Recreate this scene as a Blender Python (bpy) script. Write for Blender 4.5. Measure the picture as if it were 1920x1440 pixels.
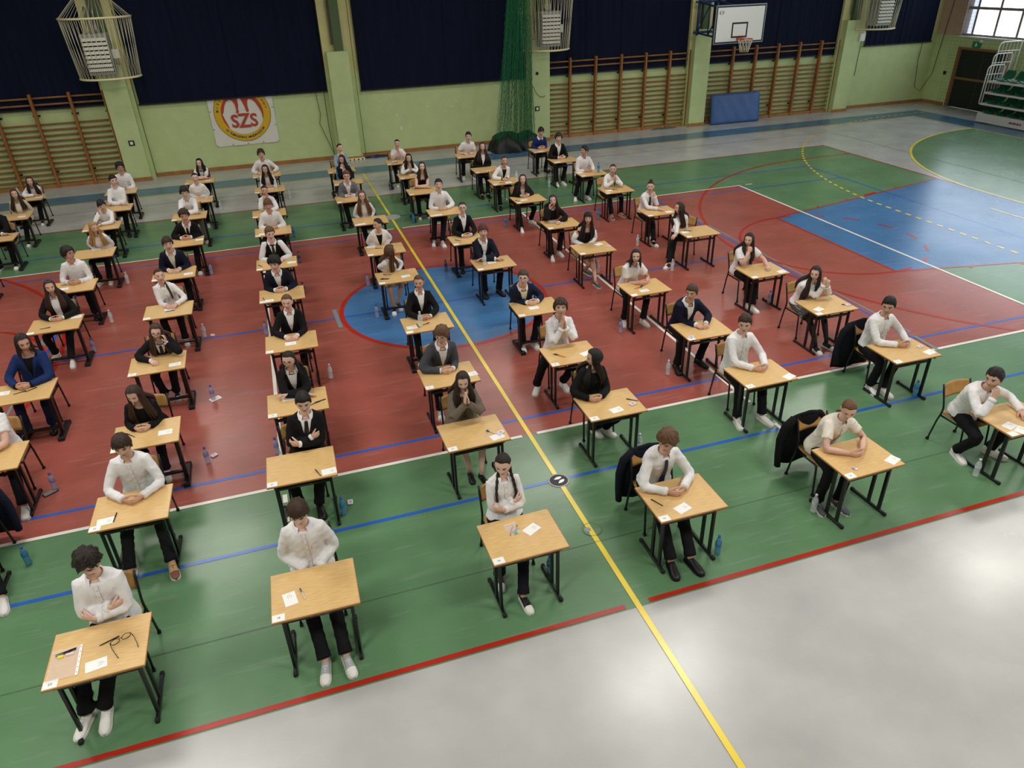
import bpy, bmesh, math, random
import numpy as np
from mathutils import Matrix, Vector
for o in list(bpy.data.objects): bpy.data.objects.remove(o)
SC=bpy.context.scene; COL=SC.collection
R=math.radians
# ---------------------------------------------------------------- camera, world, light, exposure
cam=bpy.data.cameras.new('camera'); co=bpy.data.objects.new('camera',cam); COL.objects.link(co)
cam.sensor_width=36; cam.lens=25.3860; cam.clip_end=200
CAMROT=Matrix([[0.948845, 0.180433, -0.25911], [-0.314482, 0.466775, -0.826572], [-0.028195, 0.865774, 0.49964]])
co.matrix_world=Matrix.Translation((-2.4516,-11.6506,5.1073)) @ CAMROT.to_4x4()
SC.camera=co
SC.view_settings.view_transform='Standard'; SC.view_settings.look='None'
SC.view_settings.gamma=1; SC.view_settings.use_curve_mapping=False
SC.view_settings.exposure=-0.18
w=bpy.data.worlds.new('world'); SC.world=w; w.use_nodes=True
bg=w.node_tree.nodes['Background']; bg.inputs[0].default_value=(.75,.86,1,1); bg.inputs[1].default_value=1.2
def area(name,loc,sx,sy,power,col,rot=(0,0,0)):
    l=bpy.data.lights.new(name,'AREA'); l.shape='RECTANGLE'; l.size=sx; l.size_y=sy; l.energy=power; l.color=col
    o=bpy.data.objects.new(name,l); o.location=loc; o.rotation_euler=rot; COL.objects.link(o); return o
LAMP_POWER=235
LAMPS=[(x,y,q) for y,q in ((-10,1.25),(-3.6,1.0),(2.8,.75),(8.2,.42)) for x in (-14,-5.5,3,11.5)]
for x,y,q in LAMPS: area('hall_lamp',(x,y,6.86),2.6,1.3,LAMP_POWER*q,(1,.965,.9))
random.seed(7); RNG=np.random.default_rng(11)
# ---------------------------------------------------------------- materials
def lin(h):
    h=h.lstrip('#'); v=[int(h[i:i+2],16)/255 for i in (0,2,4)]
    return tuple(c/12.92 if c<=.04045 else ((c+.055)/1.055)**2.4 for c in v)
MATS={}
def mat(name,hexc,rough=.6,spec=.4,noise=0,nscale=5,stretch=(1,1,1),bump=0,bscale=20,metal=0,trans=0,emit=0,alpha=1,hex2=None,sheen=0):
    if name in MATS: return MATS[name]
    m=bpy.data.materials.new(name); m.use_nodes=True; nt=m.node_tree; b=nt.nodes['Principled BSDF']
    c=lin(hexc) if isinstance(hexc,str) else hexc
    b.inputs['Base Color'].default_value=(*c,1); b.inputs['Roughness'].default_value=rough
    b.inputs['Specular IOR Level'].default_value=spec; b.inputs['Metallic'].default_value=metal
    if trans: b.inputs['Transmission Weight'].default_value=trans; b.inputs['IOR'].default_value=1.33
    if alpha<1: b.inputs['Alpha'].default_value=alpha
    if sheen: b.inputs['Sheen Weight'].default_value=sheen
    if emit: b.inputs['Emission Color'].default_value=(*c,1); b.inputs['Emission Strength'].default_value=emit
    if noise or bump:
        tc=nt.nodes.new('ShaderNodeTexCoord'); mp=nt.nodes.new('ShaderNodeMapping'); mp.inputs['Scale'].default_value=stretch
        nt.links.new(tc.outputs['Object'],mp.inputs['Vector'])
    if noise:
        n=nt.nodes.new('ShaderNodeTexNoise'); n.inputs['Scale'].default_value=nscale; n.inputs['Detail'].default_value=5
        nt.links.new(mp.outputs[0],n.inputs['Vector'])
        r=nt.nodes.new('ShaderNodeValToRGB'); r.color_ramp.elements[0].position=.3; r.color_ramp.elements[1].position=.7
        c2=lin(hex2) if hex2 else tuple(x*(1-noise) for x in c)
        r.color_ramp.elements[0].color=(*c2,1); r.color_ramp.elements[1].color=(*(c if hex2 else [min(1,x*(1+noise*.6)) for x in c]),1)
        nt.links.new(n.outputs['Fac'],r.inputs[0]); nt.links.new(r.outputs[0],b.inputs['Base Color'])
    if bump:
        n2=nt.nodes.new('ShaderNodeTexNoise'); n2.inputs['Scale'].default_value=bscale; n2.inputs['Detail'].default_value=4
        nt.links.new(mp.outputs[0],n2.inputs['Vector'])
        bp=nt.nodes.new('ShaderNodeBump'); bp.inputs['Strength'].default_value=bump; bp.inputs['Distance'].default_value=.02
        nt.links.new(n2.outputs['Fac'],bp.inputs['Height']); nt.links.new(bp.outputs[0],b.inputs['Normal'])
    MATS[name]=m; return m
def floor_mat(name,hexc,scuff=.05):
    """glossy sports lino: slight mottling, pale scuffs, uneven gloss"""
    m=mat(name,hexc,rough=.3,spec=.5); nt=m.node_tree; b=nt.nodes['Principled BSDF']; c=lin(hexc)
    tc=nt.nodes.new('ShaderNodeTexCoord')
    def noise(scale,det,st=(1,1,1),rot=0):
        mp=nt.nodes.new('ShaderNodeMapping'); mp.inputs['Scale'].default_value=st; mp.inputs['Location'].default_value=(rot*3.3,rot*7.1,0); mp.inputs['Rotation'].default_value=(0,0,rot)
        nt.links.new(tc.outputs['Object'],mp.inputs['Vector'])
        n=nt.nodes.new('ShaderNodeTexNoise'); n.inputs['Scale'].default_value=scale; n.inputs['Detail'].default_value=det
        nt.links.new(mp.outputs[0],n.inputs['Vector']); return n
    n=noise(1.3,8); r=nt.nodes.new('ShaderNodeValToRGB')
    r.color_ramp.elements[0].position=.3; r.color_ramp.elements[1].position=.72
    r.color_ramp.elements[0].color=(*[x*.86 for x in c],1); r.color_ramp.elements[1].color=(*[min(1,x*1.1) for x in c],1)
    nt.links.new(n.outputs['Fac'],r.inputs[0])
    last=r.outputs[0]
    for rot,sc in ((.35,1.3),(-.8,2.3),(1.5,1.9),(-.2,3.1)):
        s=noise(sc,3,(.5,5,1),rot); q=nt.nodes.new('ShaderNodeValToRGB')
        q.color_ramp.elements[0].position=.64; q.color_ramp.elements[1].position=.70
        q.color_ramp.elements[0].color=(0,0,0,1); q.color_ramp.elements[1].color=(scuff*4,)*3+(1,)
        nt.links.new(s.outputs['Fac'],q.inputs[0])
        mx=nt.nodes.new('ShaderNodeMix'); mx.data_type='RGBA'; mx.inputs['B'].default_value=(*[min(1,x*.5+.2) for x in c],1)
        nt.links.new(q.outputs[0],mx.inputs['Factor']); nt.links.new(last,mx.inputs['A']); last=mx.outputs['Result']
    nt.links.new(last,b.inputs['Base Color'])
    rr=noise(.9,4); mr=nt.nodes.new('ShaderNodeMapRange'); mr.inputs['To Min'].default_value=.2; mr.inputs['To Max'].default_value=.32
    nt.links.new(rr.outputs['Fac'],mr.inputs['Value']); nt.links.new(mr.outputs[0],b.inputs['Roughness'])
    g=noise(60,2); bp=nt.nodes.new('ShaderNodeBump'); bp.inputs['Strength'].default_value=.02; bp.inputs['Distance'].default_value=.01
    nt.links.new(g.outputs['Fac'],bp.inputs['Height']); nt.links.new(bp.outputs[0],b.inputs['Normal'])
    return m
M_GREY=floor_mat('floor_grey','#b4b5b3'); M_GREEN=floor_mat('floor_green','#5f8660'); M_RED=floor_mat('floor_red','#9f554a')
M_BLUE=floor_mat('floor_blue','#4577ab'); M_BAND=floor_mat('floor_band','#46708c')
M_LWHITE=floor_mat('line_white','#eeece2',.02); M_LYEL=floor_mat('line_yellow','#f0d545',.02); M_LBLUE=floor_mat('line_blue','#2b62c4',.02)
M_LRED=floor_mat('line_red','#b02a1e',.02); M_LGREY=floor_mat('line_grey','#7d8a92',.02); M_SEAM=mat('seam','#5b6259',rough=.5)
M_WALL=mat('wall_green','#bbca90',rough=.65,noise=.07,nscale=3,bump=.12,bscale=40)
M_CREAM=mat('wall_cream','#c9c489',rough=.7,noise=.07,nscale=3)
M_OCHRE=mat('wall_ochre','#7d775c',rough=.8)
M_PINK=mat('wall_pink','#bfa189',rough=.7,noise=.06)
M_CEIL=mat('ceiling','#75736c',rough=.9)
M_OLIVE=mat('olive_paint','#4d5f3c',rough=.5); M_METAL=mat('dull_metal','#8f9190',rough=.4,metal=.7)
M_WOODT=mat('oak_laminate','#e0bc82',rough=.36,spec=.45,noise=.2,nscale=6,stretch=(1.6,14,1),hex2='#cca66b')
M_EDGE=mat('board_edge','#a97b43',rough=.6)
M_PLY=mat('plywood','#b08549',rough=.45,noise=.18,nscale=4,stretch=(2,9,1))
M_FRAME=mat('black_frame','#0e0e10',rough=.35,spec=.5); M_CAP=mat('rubber_cap','#1b1b1c',rough=.8)
M_BARWOOD=mat('wall_bar_wood','#96602f',rough=.5,noise=.25,nscale=6,stretch=(1,1,.2))
M_RUNG=mat('rung_wood_shaded','#8a5f32',rough=.5,noise=.2,nscale=6)  # rung wood with the shadow on the rungs put into its colour
M_NAVYC=mat('navy_curtain','#10172b',rough=.9,spec=.15,noise=.2,nscale=3,stretch=(3,3,.3),bump=.2,bscale=30)
M_SKIRTB=mat('skirting','#9a6c3a',rough=.6,noise=.2)
M_PAPER=mat('paper','#f1f1ee',rough=.7); M_INK=mat('ink','#3a3f58',rough=.7)
M_WHITEP=mat('white_paint','#dcdcd6',rough=.4); M_BLACK=mat('black_paint','#121212',rough=.5)
M_BLUEF=mat('blue_steel','#1d3560',rough=.4); M_RIM=mat('orange_rim','#c4472a',rough=.4)
M_MAT=mat('blue_mat','#3e5f93',rough=.45,noise=.08,bump=.35,bscale=4)
M_NETG=mat('green_net','#257a4d',rough=.7); M_TARP=mat('dark_tarp','#161a19',rough=.5,bump=.5,bscale=6)
M_ROPE=mat('rope','#d6cfb2',rough=.8); M_RING=mat('ring_cream','#e3d9ae',rough=.45)
M_HEAT=mat('heater_grey','#9a9a93',rough=.5); M_LOUV=mat('louver_white','#dedcd0',rough=.45); M_DARK=mat('dark_void','#0a0a0a',rough=.9)
M_SEATG=mat('seat_green','#0f5a3c',rough=.35); M_BPANEL=mat('bleacher_panel','#c5c4c0',rough=.5)
M_DOOR=mat('door_dark','#161e15',rough=.6); M_DOORF=mat('door_wood','#8a6136',rough=.6)
M_PANE=mat('pane_daylight',(.80,.90,1.0),rough=.4,emit=4.2); M_WFRAME=mat('window_frame','#8d8178',rough=.6)
M_EXIT=mat('exit_green','#0c8a50',rough=.5)
M_YEL=mat('banner_yellow','#d2a81d',rough=.6); M_REDB=mat('banner_red','#b1402c',rough=.6); M_BAN=mat('banner_cloth','#d9d6ca',rough=.7,bump=.3,bscale=3)
# ---------------------------------------------------------------- mesh helpers
class G:
    def __init__(s): s.v=[];s.f=[];s.m=[];s.n=0
    def add(s,v,f,m=0):
        v=np.asarray(v,float).reshape(-1,3); s.v.append(v); k=s.n
        for q in f: s.f.append(tuple(int(i)+k for i in q)); s.m.append(m)
        s.n+=len(v)
    def verts(s): return np.concatenate(s.v) if s.v else np.zeros((0,3))
    def mesh(s,name,mats,smooth=True,shift=(0,0,0)):
        me=bpy.data.meshes.new(name); v=s.verts()-np.array(shift)
        me.from_pydata(v.tolist(),[],s.f)
        for m in (mats if isinstance(mats,(list,tuple)) else [mats]): me.materials.append(m)
        if any(s.m): me.polygons.foreach_set('material_index',s.m)
        if smooth: me.polygons.foreach_set('use_smooth',[True]*len(s.f))
        me.update(); return me
def link(name,me,parent=None,loc=None,rot=None,**kw):
    o=bpy.data.objects.new(name,me); COL.objects.link(o)
    if parent is not None: o.parent=parent
    if loc is not None: o.location=loc
    if rot is not None: o.rotation_euler=rot
    for k,v in kw.items(): o[k]=v
    return o
def tag(o,label,cat,group=None):
    o['label']=label; o['category']=cat
    if group: o['group']=group
    return o
def empty(name,loc=(0,0,0),rz=0):
    o=bpy.data.objects.new(name,None); COL.objects.link(o); o.location=loc; o.rotation_euler=(0,0,rz); o.empty_display_size=.1; return o
def box(g,x0,x1,y0,y1,z0,z1,m=0,bev=0):
    if bev<=0:
        v=[(x,y,z) for z in (z0,z1) for y in (y0,y1) for x in (x0,x1)]
        g.add(v,[(0,2,3,1),(4,5,7,6),(0,1,5,4),(2,6,7,3),(0,4,6,2),(1,3,7,5)],m); return
    b=bev; rings=[]
    for z,i in ((z0,b),(z0+b,0),(z1-b,0),(z1,b)):
        rings+= [(x0+i,y0+b,z),(x0+b,y0+i,z),(x1-b,y0+i,z),(x1-i,y0+b,z),(x1-i,y1-b,z),(x1-b,y1-i,z),(x0+b,y1-i,z),(x0+i,y1-b,z)]
    f=[tuple(range(7,-1,-1)),tuple(range(24,32))]
    for k in range(3):
        for i in range(8):
            j=(i+1)%8; f.append((k*8+i,k*8+j,k*8+8+j,k*8+8+i))
    g.add(rings,f,m)
def unit(a):
    a=np.asarray(a,float); n=np.linalg.norm(a); return a/n if n>1e-9 else a
def loft(g,C,U,V,a,b,n=10,m=0,cap=True,round_=0.0):
    """closed loft of ellipses: centres C, axes U,V, half-axes a,b"""
    C=np.asarray(C,float);k=len(C);a=np.broadcast_to(a,(k,)).astype(float);b=np.broadcast_to(b,(k,)).astype(float)
    U=np.broadcast_to(U,(k,3));V=np.broadcast_to(V,(k,3))
    th=np.arange(n)*2*math.pi/n
    P=C[:,None,:]+U[:,None,:]*(a[:,None]*np.cos(th))[:,:,None]+V[:,None,:]*(b[:,None]*np.sin(th))[:,:,None]
    v=P.reshape(-1,3); f=[]
    for i in range(k-1):
        for j in range(n):
            q=(j+1)%n; f.append((i*n+j,i*n+q,i*n+n+q,i*n+n+j))
    if cap:
        t0=unit(C[0]-C[1]); t1=unit(C[-1]-C[-2])
        v=np.vstack([v,C[0]+t0*round_*a[0],C[-1]+t1*round_*a[-1]]); e=k*n
        for j in range(n):
            q=(j+1)%n; f.append((j,e,q)); f.append(((k-1)*n+j,(k-1)*n+q,e+1))
    g.add(v,f,m)
def frames(P):
    P=np.asarray(P,float); T=np.gradient(P,axis=0); T/=np.maximum(np.linalg.norm(T,axis=1,keepdims=True),1e-9)
    ref=np.array([0,0,1.]) if abs(T[0][2])<.9 else np.array([1.,0,0])
    U=[]; u=unit(np.cross(ref,T[0]))
    for t in T:
        u=unit(u-t*np.dot(u,t)); U.append(u)
    U=np.array(U); return U,np.cross(T,U)
def tube(g,P,r,n=6,m=0,flat=1.0,cap=True,rnd=.5):
    U,V=frames(P); r=np.asarray(r,float)
    loft(g,P,U,V,r,r*flat,n,m,cap,rnd)
def bez(*p,n=8):
    p=[np.asarray(q,float) for q in p]; t=np.linspace(0,1,n)[:,None]
    if len(p)==3: return (1-t)**2*p[0]+2*t*(1-t)*p[1]+t*t*p[2]
    return (1-t)**3*p[0]+3*t*(1-t)**2*p[1]+3*t*t*(1-t)*p[2]+t**3*p[3]
def ellip(g,c,r,m=0,nu=10,nv=6,A=None):
    v=[];f=[]
    for i in range(nv+1):
        e=-math.pi/2+math.pi*i/nv
        for j in range(nu):
            t=2*math.pi*j/nu; v.append((r[0]*math.cos(e)*math.cos(t),r[1]*math.cos(e)*math.sin(t),r[2]*math.sin(e)))
    for i in range(nv):
        for j in range(nu):
            q=(j+1)%nu; f.append((i*nu+j,i*nu+q,i*nu+nu+q,i*nu+nu+j))
    v=np.array(v)
    if A is not None: v=v@np.asarray(A)
    g.add(v+np.asarray(c,float),f,m)
def disc_poly(g,pts,z,m=0):
    g.add([(x,y,z) for x,y in pts],[tuple(range(len(pts)))],m)
def text_obj(name,s,size,matl,M,parent=None,depth=.0008,align='CENTER',sx=1.0,shear=0,bold=0):
    cu=bpy.data.curves.new(name,'FONT'); cu.body=s; cu.size=size; cu.align_x=align; cu.align_y='CENTER'; cu.extrude=depth; cu.resolution_u=3
    cu.shear=shear; cu.offset=bold
    t=bpy.data.objects.new(name,cu); COL.objects.link(t); dg=bpy.context.evaluated_depsgraph_get()
    me=bpy.data.meshes.new_from_object(t.evaluated_get(dg)); bpy.data.objects.remove(t); bpy.data.curves.remove(cu)
    me.materials.clear(); me.materials.append(matl); me.name=name
    me.transform(M @ Matrix.Diagonal((sx,1,1,1)))
    return link(name,me,parent)
# ---------------------------------------------------------------- floor and court markings
def plane(name,x0,x1,y0,y1,z,m,parent=None,sub=1):
    g=G(); g.add([(x0,y0,z),(x1,y0,z),(x1,y1,z),(x0,y1,z)],[(0,1,2,3)]); return link(name,g.mesh(name,m,False),parent)
FLOOR=plane('floor',-23.5,23,-14.2,12.7,0,M_GREY); FLOOR['kind']='structure'
def zone(pts,z,m): 
    g=G(); disc_poly(g,pts,z); return link('court_zone',g.mesh('court_zone',m,False),FLOOR)
def rect(x0,x1,y0,y1): return [(x0,y0),(x1,y0),(x1,y1),(x0,y1)]
ZS=.0008
zone(rect(-21.05,21.05,10.03,10.95),ZS,M_BAND)
zone(rect(20.03,21.05,-10.95,10.03),ZS,M_BAND)
def arcp(cx,cy,r,a0,a1,n=40): return [(cx+r*math.cos(R(a0+(a1-a0)*i/n)),cy+r*math.sin(R(a0+(a1-a0)*i/n))) for i in range(n+1)]
for s in (1,-1):
    D=arcp(20,1.5,6,90,180)+arcp(20,-1.5,6,180,270)
    zone([(s*x,y) for x,y in (D if s>0 else D[::-1])],2*ZS,M_GREEN)
zone(rect(-14,14,-7.5,7.5),2*ZS,M_GREEN)
zone(rect(-9,9,-4.5,4.5),3*ZS,M_RED)
for s in (1,-1):
    q=[(8.2,-1.8),(14,-3),(14,3),(8.2,1.8)]
    zone([(s*x,y) for x,y in (q if s>0 else q[::-1])],4*ZS,M_BLUE)
zone(arcp(0,0,1.8,0,359,72),4*ZS,M_BLUE)
LZ=[5*ZS]; LN=[0,0]
def strip(pts,wd,m,z=None,dash=None,name='court_line'):
    """painted line along a polyline, optionally dashed (on, off)"""
    z=z or LZ[0]
    if z!=LN[0]: LN[0]=z; LN[1]=0
    z+=LN[1]*2e-5; LN[1]+=1; P=np.array(pts,float)
    seg=np.linalg.norm(np.diff(P,axis=0),axis=1); L=np.r_[0,np.cumsum(seg)]
    def at(s): return np.array([np.interp(s,L,P[:,0]),np.interp(s,L,P[:,1])])
    runs=[(0,L[-1])]
    if dash:
        runs=[];s=0
        while s<L[-1]: runs.append((s,min(s+dash[0],L[-1]))); s+=dash[0]+dash[1]
    g=G()
    for a,b in runs:
        ss=np.unique(np.r_[a,[l for l in L if a<l<b],b]); Q=np.array([at(s) for s in ss])
        if len(Q)<2: continue
        T=np.gradient(Q,axis=0); T/=np.linalg.norm(T,axis=1,keepdims=True); N=np.c_[-T[:,1],T[:,0]]*wd/2
        k=len(Q); v=np.r_[Q+N,Q-N]; v=np.c_[v,np.full(2*k,z)]
        g.add(v,[(k+i,k+i+1,i+1,i) for i in range(k-1)])
    return link(name,g.mesh(name,m,False),FLOOR)
# tennis / training lines (blue)
for y in (-5.485,-4.115,4.115,5.485): strip([(-11.9,y),(11.9,y)],.048 if y<0 else .042,M_LBLUE)
strip([(-6.4,0),(6.4,0)],.05,M_LBLUE)
for s in (1,-1):
    strip([(s*11.885,-5.485),(s*11.885,5.485)],.05,M_LBLUE); strip([(s*6.4,-4.115),(s*6.4,4.115)],.05,M_LBLUE)
    strip([(s*6.52,-3.9),(s*6.52,3.2)],.04,M_LGREY)
LZ[0]=6*ZS
# basketball (red)
for y in (-7.46,7.46): strip([(-14,y),(-.12,y)],.052 if y<0 else .045,M_LRED); strip([(.12,y),(14,y)],.052 if y<0 else .045,M_LRED)
strip(arcp(0,0,1.8,0,360,80),.08,M_LRED)
for s in (1,-1):
    strip([(s*14,-7.5),(s*14,7.5)],.05,M_LRED)
    a=arcp(12.425,0,6.25,90,270,60); a=[(14,6.25)]+a+[(14,-6.25)]; strip([(s*x,y) for x,y in a],.065,M_LRED)
    strip([(s*8.2,-1.8),(s*8.2,1.8)],.05,M_LRED)
    for e in (1,-1):
        strip([(s*8.2,e*1.8),(s*14,e*3)],.05,M_LRED)
        for xx in (9.6,10.6,12.4): strip([(s*xx,e*(1.8+(xx-8.2)*.2069)),(s*xx,e*(1.9+(xx-8.2)*.2069))],.05,M_LRED)
        strip([(s*11.25,e*2.48),(s*11.65,e*2.56)],.12,M_LRED)
    strip([(s*x,y) for x,y in arcp(8.2,0,1.8,90,270,40)],.055,M_LRED)
    strip([(s*x,y) for x,y in arcp(8.2,0,1.8,90,-90,40)],.055,M_LRED if s<0 else M_LRED,dash=(.35,.4))
LZ[0]=7*ZS
# volleyball (white)
for y in (-4.5,4.5):
    strip([(-9,y),(-.1,y)],.052 if y<0 else .045,M_LWHITE); strip([(.1,y),(9.02,y)],.052 if y<0 else .045,M_LWHITE)
for s in (1,-1):
    strip([(s*9,-4.5),(s*9,4.5)],.055,M_LWHITE); strip([(s*3,-4.5),(s*3,4.5)],.05,M_LWHITE)
    for e in (1,-1): strip([(s*3,e*4.66),(s*3,e*6.3)],.05,M_LWHITE,dash=(.15,.2))
    strip([(s*9.2,4.5),(s*9.4,4.5)],.05,M_LWHITE)
# handball (yellow)
LZ[0]=8*ZS
strip([(0,-14),(0,10.03)],.055,M_LYEL)
for e in (1,-1): strip([(-20,e*10.02),(20,e*10.02)],.05,M_LYEL)
for s in (1,-1):
    strip([(s*20,-10),(s*20,10)],.05,M_LYEL)
    a=arcp(20,1.5,6,90,180)+arcp(20,-1.5,6,180,270); strip([(s*x,y) for x,y in a],.07,M_LYEL)
    a=arcp(20,1.5,9,71,180,60)+arcp(20,-1.5,9,180,289,60); strip([(s*x,y) for x,y in a],.06,M_LYEL,dash=(.15,.15))
    strip([(s*13,-.5),(s*13,.5)],.05,M_LYEL)
# tape and lino seams
strip([(-1.9,.38),(-1.87,-.41)],.07,M_LGREY,9*ZS,name='tape_strip'); strip([(-6.57,1.2),(-6.56,.68)],.05,M_LGREY,9*ZS,name='tape_strip')
strip([(6.46,-4.05),(6.43,-4.52)],.06,M_LGREY,9*ZS,name='tape_strip')
for y in (-6.58,): strip([(-22,y),(22,y)],.005,M_SEAM,9*ZS,name='lino_seam')
strip([(-22,9.06),(15.55,9.06)],.012,M_SEAM,9*ZS,name='lino_seam'); strip([(15.55,9.06),(15.55,-9)],.012,M_SEAM,9*ZS,name='lino_seam')
# ---------------------------------------------------------------- floor sockets
def disc(name,x,y,r,z,mats,label,parts):
    t=empty(name,(x,y,0)); tag(t,label,'floor cover')
    for nm,rr,h,m,r0 in parts:
        g=G(); n=36
        if r0: 
            v=[];f=[]
            for i in range(n):
                a=2*math.pi*i/n; v+=[(r0*math.cos(a),r0*math.sin(a),h),(rr*math.cos(a),rr*math.sin(a),h)]
            f=[(2*i,2*i+1,(2*i+3)%(2*n),(2*i+2)%(2*n)) for i in range(n)]; g.add(v,f)
        else:
            P=[(rr*math.cos(2*math.pi*i/n),rr*math.sin(2*math.pi*i/n)) for i in range(n)]
            g.add([(a,b,0.0005) for a,b in P]+[(a,b,h) for a,b in P],[tuple(range(n,2*n))]+[(i,(i+1)%n,n+(i+1)%n,n+i) for i in range(n)])
        link(nm,g.mesh(nm,m,False),t)
    return t
M_DISC=mat('disc_dark','#3d3f48',rough=.6,noise=.15,nscale=40); M_DISCR=mat('disc_rim','#a9a8a2',rough=.5)
d1=disc('floor_cover',0,-5.5,.12,.0,None,'round dark floor sticker with two white footprints on the yellow line','' or [('base_plate',.125,.0075,M_DISCR,0),('dark_face',.103,.009,M_DISC,0)])
for k,(dx,dy,a) in enumerate(((.0,.038,12),(.02,-.028,30))):
    g=G(); P=[]
    for i in range(16):
        t=2*math.pi*i/16; u=.05*math.cos(t); v_=(.017+.005*math.cos(t)-.005*math.cos(2*t))*math.sin(t); P.append((dx+u*math.cos(R(a))-v_*math.sin(R(a)),dy+u*math.sin(R(a))+v_*math.cos(R(a))))
    disc_poly(g,P,.0098); link('footprint_mark',g.mesh('footprint_mark',M_LWHITE,False),d1)
d2=disc('floor_socket',.02,-6.39,.1,.0,None,'round sunken socket cover on the yellow line nearest the camera',[('cover',.1,.006,M_GREEN,0),('ring_gap',.102,.0066,M_SEAM,.096)])
g=G(); disc_poly(g,arcp(-.045,.01,.035,0,359,20),.0072); link('metal_plug',g.mesh('metal_plug',M_METAL,False),d2)
d3=disc('floor_socket',0.03,5.42,.15,.0,None,'round pale socket cover on the far half of the yellow line',[('cover',.2,.008,M_DISCR,0)])
# ---------------------------------------------------------------- walls, pilasters, ceiling
def wallbox(name,x0,x1,y0,y1,z0,z1,m,parent=None):
    g=G(); box(g,x0,x1,y0,y1,z0,z1); o=link(name,g.mesh(name,m,False),parent)
    if parent is None: o['kind']='structure'
    return o
WB=wallbox('wall_back',-23.5,22.9,12.35,12.65,0,2.5,M_WALL); wallbox('upper_wall',-23.5,22.9,12.36,12.65,2.5,7.2,M_CREAM,WB)
WR=empty('wall_right'); WR['kind']='structure'
# end wall with a door opening (y 9.0..11.2) and a long window band (z 2.45..6.2)
wallbox('lower_panel',22.6,22.9,11.2,12.35,0,2.44,M_WALL,WR); wallbox('lower_panel',22.6,22.9,9.0,11.2,2.02,2.44,M_WALL,WR)
wallbox('lower_panel',22.6,22.9,-14.2,9.0,0,2.44,M_WALL,WR)
wallbox('upper_panel',22.6,22.9,11.3,12.35,2.44,7.2,M_PINK,WR); wallbox('top_panel',22.6,22.9,-14.2,11.3,6.2,7.2,M_CREAM,WR); wallbox('upper_panel',22.6,22.9,-14.2,-13.2,2.44,6.2,M_PINK,WR)
WL=wallbox('wall_left',-23.5,-23.2,-14.2,12.65,0,7.2,M_OCHRE); WF=wallbox('wall_front',-23.5,22.9,-14.4,-14.1,0,7.2,M_OCHRE)
CE=wallbox('ceiling',-23.5,22.9,-14.2,12.65,7.2,7.4,M_CEIL)
# windows
for n,(ya,yb) in enumerate(((5.2,11.3),(-1.0,5.1),(-7.2,-1.1),(-13.2,-7.3))):
    W=empty('window_%d'%(n+1),(22.6,0,0)); W['kind']='structure'
    g=G(); box(g,.0,.3,yb-.001,yb+.001,2.44,6.2); link('reveal',g.mesh('reveal',M_WFRAME,False),W)
    g=G(); box(g,-.06,.3,ya-.03,yb+.03,2.40,2.45); link('sill',g.mesh('sill',M_WHITEP,False),W)
    ys=[yb-.02,yb-.38,yb-1.3,yb-2.2,yb-3.1,yb-4.0,yb-4.9,ya+.02]; zs=[2.47,3.36,4.26,5.16,6.18]
    for y in ys[1:] :
        g=G(); box(g,.12,.2,y-.04,y+.04,2.45,6.2); link('mullion',g.mesh('mullion',M_WFRAME,False),W)
    for z in zs:
        g=G(); box(g,.115,.205,ya,yb,z-.045,z+.045); link('transom',g.mesh('transom',M_WFRAME,False),W)
    for i in range(1,len(ys)-1):
        for k in range(4):
            g=G(); box(g,.15,.16,ys[i+1]+.04,ys[i]-.04,zs[k]+.045,zs[k+1]-.045); link('pane',g.mesh('pane',M_PANE,False),W)
# door and exit sign
D1=empty('door_1',(22.6,10.1,0)); D1['kind']='structure'
g=G(); box(g,-.03,.12,1.02,1.12,0,2.08); box(g,-.03,.12,-1.1,-1.0,0,2.08); box(g,-.03,.12,-1.0,1.02,2.0,2.08); link('door_frame',g.mesh('door_frame',M_DOORF,False),D1)
for y0,y1 in ((.02,1.0),(-1.0,.0)):
    g=G(); box(g,.04,.09,y0,y1,0.01,1.99); l=link('door_leaf',g.mesh('door_leaf',M_DOOR,False),D1)
g=G(); box(g,.02,.04,-.98,.98,.98,1.06); link('push_rail',g.mesh('push_rail',M_DOORF,False),D1)
t=empty('exit_sign',(22.59,10.46,2.2)); tag(t,'small green running-man exit sign above the dark door','sign')
g=G(); box(g,-.05,0,-.17,.17,-.1,.1,bev=.006); link('sign_box',g.mesh('sign_box',M_EXIT,False),t)
g=G(); ellip(g,(-.053,.0,.05),(.004,.022,.022)); box(g,-.056,-.05,-.03,.03,-.06,.02); box(g,-.056,-.05,-.06,-.03,-.02,.0); link('figure_mark',g.mesh('figure_mark',M_PAPER,False),t)
g=G(); box(g,-.02,0,-.2,-.02,.1,.13); box(g,-.12,0,-.28,-.18,.08,.16); link('bracket',g.mesh('bracket',M_WHITEP,False),t)
# skirting boards
for x0,x1 in ((-23,-6.56),(-5.86,-.42),(.30,5.75),(6.75,11.78),(12.5,17.95),(18.62,22.58)):
    o=wallbox('baseboard_back',x0,x1,12.31,12.352,0,.11,M_SKIRTB)
o=wallbox('baseboard_right',22.56,22.6,11.3,12.3,0,.11,M_SKIRTB)
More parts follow.
